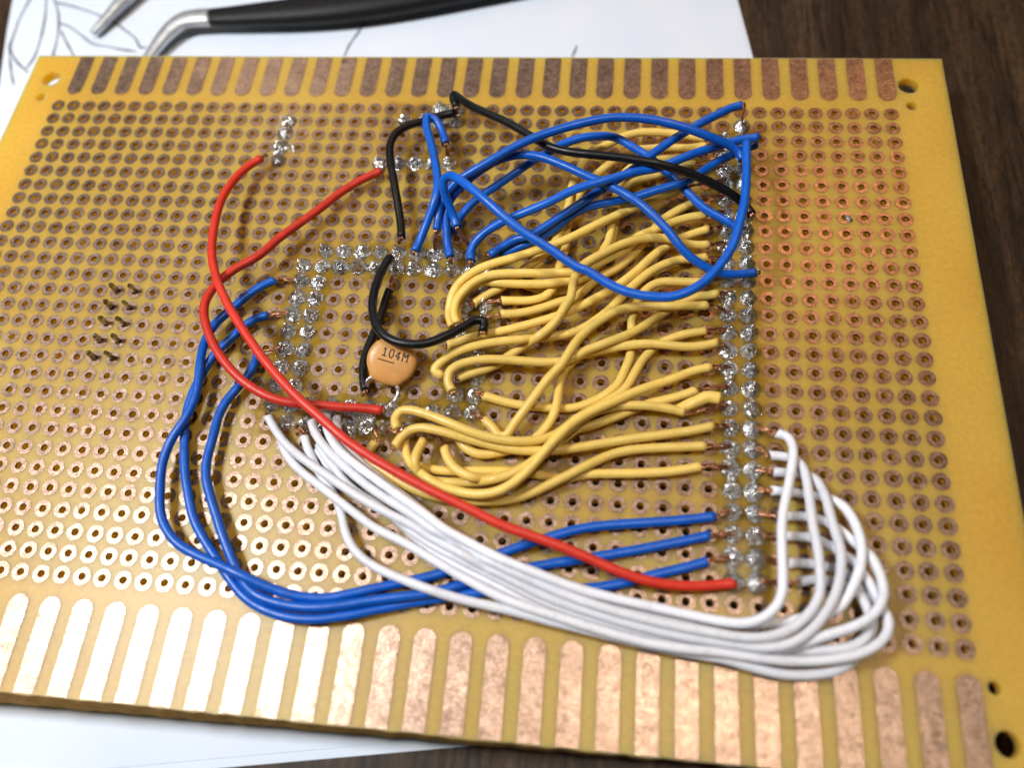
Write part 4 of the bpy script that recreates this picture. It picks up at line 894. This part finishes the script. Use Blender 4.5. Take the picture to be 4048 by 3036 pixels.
     "98.53,-29.31,1.47,97.22,-29.39,1.51,95.90,-29.45,1.59,94.59,-29.50,1.68,93.29,-29.68,1.75,92.11,-30.24,1.78,91.19,-31.17,1.74,90.49,-32.28,1.65,90.04,-33.51,1.51,89.81,-34.80,1.34,89.76,-36.10,1.18,89.78,-37.41,1.01,89.81,-38.72,0.88,89.69,-40.02,0.84,89.31,-41.28,0.84,88.89,-42.53,0.83,88.33,-43.71,0.81,87.45,-44.69,0.80,86.43,-45.53,0.77,85.31,-46.21,0.75,84.12,-46.76,0.72,82.85,-47.10,0.69,81.53,-47.20,0.68,80.22,-47.21,0.68,78.90,-47.19,0.72,77.59,-47.13,0.75,76.28,-46.99,0.78,74.98,-46.76,0.79,73.70,-46.45,0.80,72.43,-46.11,0.80"),
    ('yellow_wire', 'yellow wire with a ragged end at the header, just above a neighbouring black strand', 0.56, (40, 12), (27, 18),
     "100.21,-30.84,1.34,98.92,-31.19,1.34,97.61,-31.43,1.34,96.37,-31.91,1.33,95.23,-32.62,1.31,94.17,-33.43,1.34,93.20,-34.33,1.51,92.25,-35.25,1.73,91.28,-36.15,1.94,90.27,-36.99,2.15,89.19,-37.75,2.37,88.05,-38.43,2.56,86.87,-39.04,2.64,85.67,-39.63,2.64,84.46,-40.21,2.60,83.36,-40.95,2.54,82.25,-41.64,2.47,80.94,-41.88,2.43,79.61,-41.99,2.43,78.27,-42.02,2.45,76.94,-42.02,2.51,75.60,-42.01,2.60,74.27,-42.03,2.71,72.94,-42.11,2.80,71.62,-42.30,2.85,70.32,-42.60,2.81,69.07,-43.07,2.70,68.11,-43.95,2.54,68.07,-45.24,2.34,68.73,-46.39,2.20"),
    ('yellow_wire', 'yellow wire waved up at the header, then steeply down to a cut end', 0.56, (40, 13), (28, 19),
     "98.92,-32.77,1.69,97.59,-32.97,1.82,96.28,-33.19,2.04,94.98,-33.42,2.31,93.66,-33.61,2.49,92.33,-33.76,2.55,90.99,-33.88,2.61,89.65,-34.06,2.68,88.37,-34.45,2.77,87.22,-35.13,2.87,86.19,-35.99,2.98,85.22,-36.91,3.10,84.31,-37.90,3.21,83.50,-38.97,3.33,82.84,-40.13,3.45,82.28,-41.36,3.54,81.68,-42.55,3.48,80.85,-43.60,3.32,80.02,-44.65,3.15,79.29,-45.76,2.97,78.57,-46.88,2.74,77.84,-47.98,2.46,77.10,-49.05,2.13,76.37,-50.14,1.81,75.70,-51.27,1.53,74.74,-51.32,1.32,73.89,-50.28,1.21,72.83,-49.46,1.15"),
    ('yellow_wire', 'yellow wire whose end slants up to the header, dipping beneath a flatter neighbour', 0.56, (40, 14), (24.5, 19.6),
     "98.84,-36.05,1.19,97.57,-36.34,1.19,96.30,-36.68,1.17,95.07,-37.12,1.14,93.89,-37.69,1.09,92.83,-38.45,1.05,91.96,-39.43,1.09,91.21,-40.50,1.18,90.64,-41.68,1.25,90.09,-42.86,1.30,89.53,-44.05,1.32,88.69,-45.05,1.33,87.69,-45.89,1.31,86.61,-46.64,1.29,85.53,-47.36,1.32,84.48,-48.14,1.43,83.48,-48.97,1.60,82.61,-49.94,1.75,81.67,-50.84,1.88,80.58,-51.53,2.07,79.39,-52.00,2.34,78.16,-52.34,2.66,76.90,-52.52,2.94,75.61,-52.53,3.15,74.31,-52.44,3.33,73.03,-52.23,3.46,71.76,-51.90,3.54,70.52,-51.49,3.56,69.29,-51.03,3.54,68.07,-50.57,3.47,66.84,-50.13,3.37,65.60,-49.74,3.23,64.33,-49.45,3.06,63.05,-49.52,2.89,62.45,-50.58,2.81,62.90,-51.79,2.88"),
    ('yellow_wire', 'yellow wire lying flat and long into the header below the slanting one', 0.56, (40, 15), (27, 20),
     "100.04,-37.82,1.45,98.80,-38.26,1.50,97.53,-38.56,1.60,96.23,-38.73,1.74,94.93,-38.75,1.90,93.63,-38.73,2.06,92.32,-38.72,2.14,91.01,-38.77,2.08,89.71,-38.89,1.94,88.42,-39.05,1.72,87.14,-39.31,1.57,85.88,-39.65,1.52,84.62,-40.01,1.47,83.42,-40.55,1.42,82.55,-41.52,1.39,81.84,-42.61,1.45,81.50,-43.87,1.56,81.40,-45.18,1.66,81.35,-46.49,1.74,81.18,-47.79,1.70,80.77,-49.02,1.52,80.12,-50.15,1.35,79.27,-51.14,1.22,78.28,-51.99,1.12,77.12,-52.60,1.06,75.88,-53.03,1.03,74.63,-53.42,1.02,73.34,-53.68,1.02,72.05,-53.56,1.00,70.90,-52.94,0.98,69.99,-51.99,0.97,69.12,-51.01,0.96"),
    ('yellow_wire', 'yellow wire from the header that runs diagonally over the near bundle', 0.56, (40, 16), (24, 20),
     "99.20,-41.15,1.36,97.94,-41.52,1.40,96.73,-42.01,1.46,95.57,-42.62,1.56,94.41,-43.22,1.67,93.24,-43.79,1.82,92.08,-44.37,2.01,90.95,-44.98,2.24,89.86,-45.66,2.52,88.81,-46.38,2.81,87.73,-47.09,3.04,86.62,-47.76,3.21,85.51,-48.44,3.37,84.46,-49.21,3.54,83.49,-50.07,3.71,82.62,-51.03,3.87,81.82,-52.06,4.02,81.04,-53.11,4.12,80.28,-54.18,4.10,79.52,-55.24,4.01,78.72,-56.27,3.89,77.82,-57.21,3.74,76.82,-58.03,3.56,75.68,-58.64,3.35,74.44,-58.99,3.13,73.15,-59.09,2.92,71.86,-58.99,2.74,70.57,-58.75,2.63,69.31,-58.43,2.59,68.09,-57.95,2.62,66.96,-57.32,2.55,66.03,-56.60,1.98,65.14,-55.80,1.45,64.33,-54.80,1.30,63.82,-53.60,1.18,63.49,-52.33,1.09"),
    ('yellow_wire', 'yellow wire with a bright twisted copper end rising at a slant to the header', 0.56, (40, 17), (26, 20),
     "97.60,-44.17,1.18,96.38,-44.73,1.16,95.13,-45.21,1.11,93.84,-45.59,1.03,92.55,-45.94,0.92,91.30,-46.43,0.82,90.10,-47.03,0.82,88.93,-47.68,0.93,87.73,-48.29,1.05,86.53,-48.88,1.10,85.30,-49.43,1.06,84.01,-49.77,0.95,82.97,-50.60,0.89,82.00,-51.53,0.89,81.01,-52.44,0.88,80.03,-53.35,0.97,79.10,-54.25,1.31,78.12,-55.10,1.69,76.99,-55.80,1.74,75.77,-56.32,1.54,74.49,-56.64,1.36,73.44,-56.98,2.09,72.37,-57.09,2.84,71.13,-56.62,2.66,70.03,-55.87,2.47,69.20,-54.83,2.33,68.68,-53.60,2.25"),
    ('yellow_wire', 'yellow wire with torn split insulation peeled open at the header', 0.56, (40, 18), (25, 20),
     "96.30,-47.17,1.43,95.00,-46.95,1.50,93.69,-46.82,1.62,92.38,-46.77,1.78,91.07,-46.80,1.91,89.75,-46.87,1.91,88.44,-47.04,1.88,87.18,-47.40,1.98,85.99,-47.94,2.16,84.91,-48.67,2.32,83.94,-49.55,2.48,83.02,-50.49,2.65,82.13,-51.45,2.81,81.33,-52.48,2.97,80.49,-53.50,3.04,79.57,-54.44,2.97,78.56,-55.29,2.91,77.47,-56.03,2.86,76.31,-56.66,2.84,75.09,-57.16,2.87,73.91,-57.31,2.39,72.86,-57.24,1.59,71.62,-57.28,1.23,70.31,-57.39,1.25,68.99,-57.42,1.19,67.69,-57.30,1.06,66.49,-56.95,1.25,65.87,-56.55,2.32,65.59,-55.49,2.87,65.70,-54.21,2.59,66.13,-52.97,2.44"),
    ('yellow_wire', 'yellow wire with a blistered end, third from the bottom at the header', 0.56, (40, 19), (24, 20.4),
     "99.44,-48.66,1.25,98.17,-49.06,1.26,96.88,-49.41,1.28,95.58,-49.70,1.31,94.28,-49.99,1.34,92.98,-50.27,1.38,91.67,-50.55,1.42,90.37,-50.83,1.47,89.08,-51.14,1.53,87.79,-51.47,1.60,86.50,-51.82,1.69,85.22,-52.17,1.77,83.93,-52.50,1.84,82.62,-52.78,1.88,81.31,-52.99,1.92,79.99,-53.17,2.04,78.66,-53.26,2.05,77.33,-53.25,2.04,76.00,-53.17,2.14,74.69,-53.00,2.26,73.38,-52.80,2.40,72.07,-52.58,2.55,70.77,-52.33,2.68,69.47,-52.04,2.76,68.16,-51.75,2.77,66.85,-51.52,2.69,65.54,-51.40,2.54,64.28,-51.72,2.34,63.32,-52.63,2.19,62.72,-53.81,2.13"),
    ('yellow_wire', 'yellow wire second from the bottom at the header, edging the yellow bundle', 0.56, (40, 20), (23.5, 20),
     "98.54,-51.15,1.20,97.24,-51.29,1.20,95.93,-51.43,1.20,94.63,-51.55,1.20,93.32,-51.69,1.20,92.02,-51.84,1.20,90.72,-52.05,1.21,89.45,-52.34,1.24,88.21,-52.78,1.29,87.04,-53.36,1.38,85.92,-54.04,1.51,84.84,-54.76,1.67,83.75,-55.48,1.79,82.63,-56.16,1.76,81.49,-56.80,1.60,80.35,-57.43,1.44,79.19,-58.04,1.33,77.99,-58.56,1.26,76.74,-58.94,1.22,75.45,-59.18,1.20,74.14,-59.32,1.18,72.83,-59.40,1.17,71.52,-59.41,1.15,70.21,-59.36,1.14,68.91,-59.25,1.12,67.61,-59.04,1.10,66.34,-58.72,1.07,65.10,-58.28,1.04,63.91,-57.73,1.00,62.76,-57.10,0.95,61.61,-56.47,0.89,60.43,-55.90,0.81,59.32,-55.22,0.77,59.36,-54.00,0.79,60.02,-52.87,0.82"),
    ('yellow_wire', 'yellow wire lowest at the header with a glossy melted end', 0.56, (40, 21), (25.5, 21),
     "98.07,-53.62,1.16,96.81,-53.97,1.15,95.53,-54.27,1.13,94.24,-54.49,1.11,92.94,-54.66,1.08,91.64,-54.79,1.04,90.33,-54.91,1.00,89.02,-54.99,0.95,87.71,-55.06,0.88,86.41,-55.14,0.79,85.11,-55.29,0.70,83.84,-55.63,0.68,82.57,-55.90,0.68,81.26,-55.87,0.68,79.97,-55.65,0.68,78.66,-55.51,0.68,77.35,-55.46,0.68,76.04,-55.47,0.68,74.73,-55.53,0.72,73.43,-55.61,0.75,72.12,-55.71,0.77,70.81,-55.84,0.77,69.51,-55.92,0.75,68.20,-55.87,0.72,66.89,-55.74,0.68,65.60,-55.56,0.68"),
]
FLAP = [(95.36, -46.82, 1.3), (96.39, -46.38, 1.5), (97.62, -45.8, 1.8), (98.85, -45.29, 2.0), (100.12, -45.41, 1.9)]

GROUPS = {'blue_wire': 'blue hookup wires', 'red_wire': 'red hookup wires', 'black_wire': 'black hookup wires',
          'white_wire': 'white hookup wires', 'yellow_wire': 'yellow hookup wires'}
SIDES = 14


def bare_end(parent, p, d, target, seed):
    """a few copper strands running from the cut insulation into the solder"""
    V, F = [], []
    tgt = Vector((target[0] * PITCH, -target[1] * PITCH, 0.75))
    side = d.cross(Vector((0, 0, 1)))
    if side.length < 0.1:
        side = Vector((1, 0, 0))
    side.normalize()
    upv = side.cross(d).normalized()
    L = (tgt - p).length
    for k in range(5):
        a_ = k * 1.257 + seed
        off = side * math.cos(a_) * 0.20 + upv * math.sin(a_) * 0.20
        off2 = side * math.cos(a_ + 2.2) * 0.22 + upv * math.sin(a_ + 2.2) * 0.16
        q = p.lerp(tgt, 0.5) + Vector((0, 0, 0.12)) + off2
        q2 = tgt + off2 * 0.8 + Vector((0, 0, random.uniform(-.1, .15)))
        P = catmull([p - d * 0.4 + off, p + d * min(0.4, L * .3) + off, q, q2], 4)
        tube(P, 0.09, 6, V, F)
    mesh_obj('bare_end', V, F, 'copper_strand', parent)


for wi, (kind, label, r, ja, jb, txt) in enumerate(WIRES):
    vals = [float(t) for t in txt.split(',')]
    P = [Vector(vals[i:i + 3]) for i in range(0, len(vals), 3)]
    base = empty(kind, (P[0].x, P[0].y, 0))
    tag(base, label, 'wire', GROUPS[kind])
    S = catmull(P, 3)
    LS = max(1.0, 1.3 * (len(P) - 1))
    V, F = tube(S, lambda t: r * (1 + 0.07 * math.exp(-min(t, 1 - t) * LS / 0.5)), SIDES, rough=0.045, seed=wi * 1.7, cut=True)
    ins = sharp_caps(mesh_obj('insulation', V, F, kind, base), SIDES)
    BASES[ins.name] = Vector((0, 0, 0))
    if ja:
        bare_end(base, P[0], (P[0] - P[1]).normalized(), ja, wi)
    if jb:
        bare_end(base, P[-1], (P[-1] - P[-2]).normalized(), jb, wi + .5)
    if 'torn' in label:
        # split insulation peeled up and away from the strands
        Q = catmull([Vector(q) for q in FLAP], 5)
        T, N = frames(Q)
        V, F = [], []
        n = len(Q)
        for i, q in enumerate(Q):
            B = T[i].cross(N[i])
            t = i / (n - 1)
            open_ = 1.9 - 0.9 * t
            for lay in (0.58, 0.44):
                for k in range(9):
                    a_ = -open_ + 2 * open_ * k / 8 + 0.35
                    rr = lay * (1 + 0.5 * t) * (1 + 0.15 * noise.noise(Vector((t * 4, a_ * 2, lay))))
                    V.append(tuple(q + N[i] * math.cos(a_) * rr + B * math.sin(a_) * rr + T[i] * 0.25 * noise.noise(Vector((a_ * 3, t, 5))) * (1 if i == n - 1 else 0)))
        for i in range(n - 1):
            a0, b0 = i * 18, (i + 1) * 18
            for k in range(8):
                F.append((a0 + k, a0 + k + 1, b0 + k + 1, b0 + k))
                F.append((a0 + 9 + k + 1, a0 + 9 + k, b0 + 9 + k, b0 + 9 + k + 1))
            F.append((a0 + 9, a0, b0, b0 + 9))
            F.append((a0 + 8, a0 + 17, b0 + 17, b0 + 8))
        e0 = (n - 1) * 18
        for k in range(8):
            F.append((e0 + k, e0 + k + 1, e0 + 10 + k, e0 + 9 + k))
        o = mesh_obj('torn_flap', V, F, kind, ins)
        o['label'] = 'torn flap of yellow insulation peeled upward'

# ------------------------------------------------------------------ disc capacitor
cc = (60.79, -42.92, 2.7)
cap = tag(empty('disc_capacitor', (cc[0], cc[1], 0)), 'orange ceramic disc capacitor marked 104M under the looping black wire', 'capacitor')
nrm = Vector((0.16, -0.34, 0.92)).normalized()
ux = Vector((1, 0.02, 0))
ux = (ux - nrm * ux.dot(nrm)).normalized()
uy = nrm.cross(ux)
V, F = [], []
na, RC, TC = 48, 3.05, 0.72
prof = [(0.0, 1.0), (0.35, 0.985), (0.62, 0.93), (0.82, 0.80), (0.93, 0.60), (0.985, 0.33), (1.0, 0.0), (0.985, -0.33), (0.93, -0.6), (0.8, -0.8), (0.5, -0.95), (0.0, -1.0)]
for pr, pz in prof:
    for k in range(na):
        a_ = 2 * math.pi * k / na
        w_ = 1 + 0.03 * noise.noise(Vector((math.cos(a_) * 1.6, math.sin(a_) * 1.6, 4)))
        # the dipped coating runs down the leads at the lower rim
        run_ = 0.09 * sum(math.exp(-((a_ - q) / 0.16) ** 2) for q in (math.radians(285), math.radians(222)))
        rr = RC * pr * (w_ + run_ * pr ** 4)
        p = Vector(cc) + ux * rr * math.cos(a_) + uy * rr * math.sin(a_) + nrm * pz * TC
        V.append(tuple(p))
for i in range(len(prof) - 1):
    for k in range(na):
        j = (k + 1) % na
        F.append((i * na + k, (i + 1) * na + k, (i + 1) * na + j, i * na + j))
body = mesh_obj('disc_body', V, F, 'capacitor_coat', cap)
BASES[body.name] = Vector((0, 0, 0))


def on_face(x, y, lift=0.012):
    rr = math.hypot(x, y) / RC
    z = TC * 1.0
    for (r0, z0), (r1, z1) in zip(prof, prof[1:]):
        if r0 <= rr <= r1:
            z = TC * (z0 + (z1 - z0) * (rr - r0) / (r1 - r0))
            break
    return Vector(cc) + ux * x + uy * y + nrm * (z + lift)


GLYPH = {'1': [[(.1, .78), (.38, 1.0), (.38, 0)], [(.08, 0), (.68, 0)]],
         '0': [[(.12, .2), (.12, .8), (.3, 1), (.5, 1), (.66, .8), (.66, .2), (.5, 0), (.3, 0), (.12, .2)], [(.2, .0), (.62, .0)]],
         '4': [[(.5, 0), (.5, 1.0), (.08, .3), (.72, .3)], [(.34, 0), (.68, 0)]],
         'M': [[(.05, 0), (.05, 1.0), (.38, .45), (.72, 1.0), (.72, 0)], [(-.05, 0), (.18, 0)], [(.6, 0), (.86, 0)], [(-.05, 1), (.1, 1)]]}
V, F = [], []
ca, sa = math.cos(math.radians(-14)), math.sin(math.radians(-14))


def mark(px, py):
    return on_face(px * ca - py * sa, px * sa + py * ca)


gh, gw = 0.98, 0.86
for k, ch in enumerate('104M'):
    ox = -1.33 + k * (gw * 0.95) + (0.10 if ch == 'M' else 0)
    for st in GLYPH[ch]:
        dense = []
        for (xa, ya), (xb, yb) in zip(st, st[1:]):
            for q in range(4):
                dense.append(mark(ox + (xa + (xb - xa) * q / 4) * gw, 0.34 + (ya + (yb - ya) * q / 4) * gh))
        dense.append(mark(ox + st[-1][0] * gw, 0.34 + st[-1][1] * gh))
        tube(dense, 0.085, 6, V, F, flat=0.2, up=nrm)
mesh_obj('printed_marking', V, F, 'ink', body)
V, F = tube([mark(-1.60 + 0.29 * k, -0.22 - 0.004 * k) for k in range(8)], 0.075, 6, flat=0.2, up=nrm)
mesh_obj('printed_underline', V, F, 'ink', body)
for a_deg, tgt in ((285, (24.0, 18.85)), (222, (22.55, 18.3))):
    a_ = math.radians(a_deg)
    p0 = Vector(cc) + ux * RC * 0.95 * math.cos(a_) + uy * RC * 0.95 * math.sin(a_)
    p1 = Vector(cc) + ux * RC * 1.25 * math.cos(a_) + uy * RC * 1.25 * math.sin(a_)
    p3 = Vector((tgt[0] * PITCH, -tgt[1] * PITCH, 0.5))
    P = catmull([p0, p1, p1.lerp(p3, 0.5) + Vector((0.25, 0, 0.1)), p3], 6)
    V, F = tube(P, lambda t: 0.34 - 0.08 * min(1, t * 3), 10, rough=0.1)
    mesh_obj('lead', V, F, 'solder', cap)

# ------------------------------------------------------------------ tools at the far edge
tw = tag(empty('tweezers', (30, 27, PZ)), 'bent-tip tweezers with black coated grip lying on the paper', 'tweezers')
GZ = PZ + 2.6
P = catmull([Vector(q) for q in [(12.2, 25.7, GZ), (18, 26.0, GZ), (25, 26.6, GZ), (32, 27.3, GZ), (40, 28.4, GZ), (50, 30.4, GZ), (60, 32.9, GZ), (72, 36.0, GZ), (86, 39.5, GZ), (110, 45.5, GZ)]], 6)
V, F = tube(P, lambda t: 1.6 + 1.65 * math.sin(min(1.0, t * 1.9) * math.pi / 2) ** 1.4 - 1.0 * max(0, t - .5), 20, flat=0.62)
mesh_obj('grip', V, F, 'tool_grip', tw)
P = catmull([Vector(q) for q in [(16, 25.9, GZ), (12.4, 25.6, GZ), (10.6, 24.9, GZ), (9.0, 23.4, GZ - .2), (7.7, 21.2, GZ - .5), (6.5, 18.4, GZ - .9), (5.2, 14.6, GZ - 1.3), (4.2, 10.8, GZ - 1.7)]], 6)
V, F = tube(P, lambda t: 1.85 - 1.4 * t ** 1.5, 14, flat=0.6)
mesh_obj('bent_tip', V, F, 'steel', tw)
pb = tag(empty('metal_probe', (-2, 31, PZ)), 'pointed silver metal tool tip reaching in at the far left over the paper', 'tool')
P = catmull([Vector(q) for q in [(-6.3, 23.7, PZ + 1.2), (-4.6, 26.8, PZ + 1.5), (-2.6, 30.6, PZ + 1.9), (1.5, 38.0, PZ + 2.4), (9, 51, PZ + 2.7)]], 6)
V, F = tube(P, lambda t: 0.62 + 0.55 * min(1, t * 2.2), 8, flat=0.8)
mesh_obj('shaft', V, F, 'steel', pb)
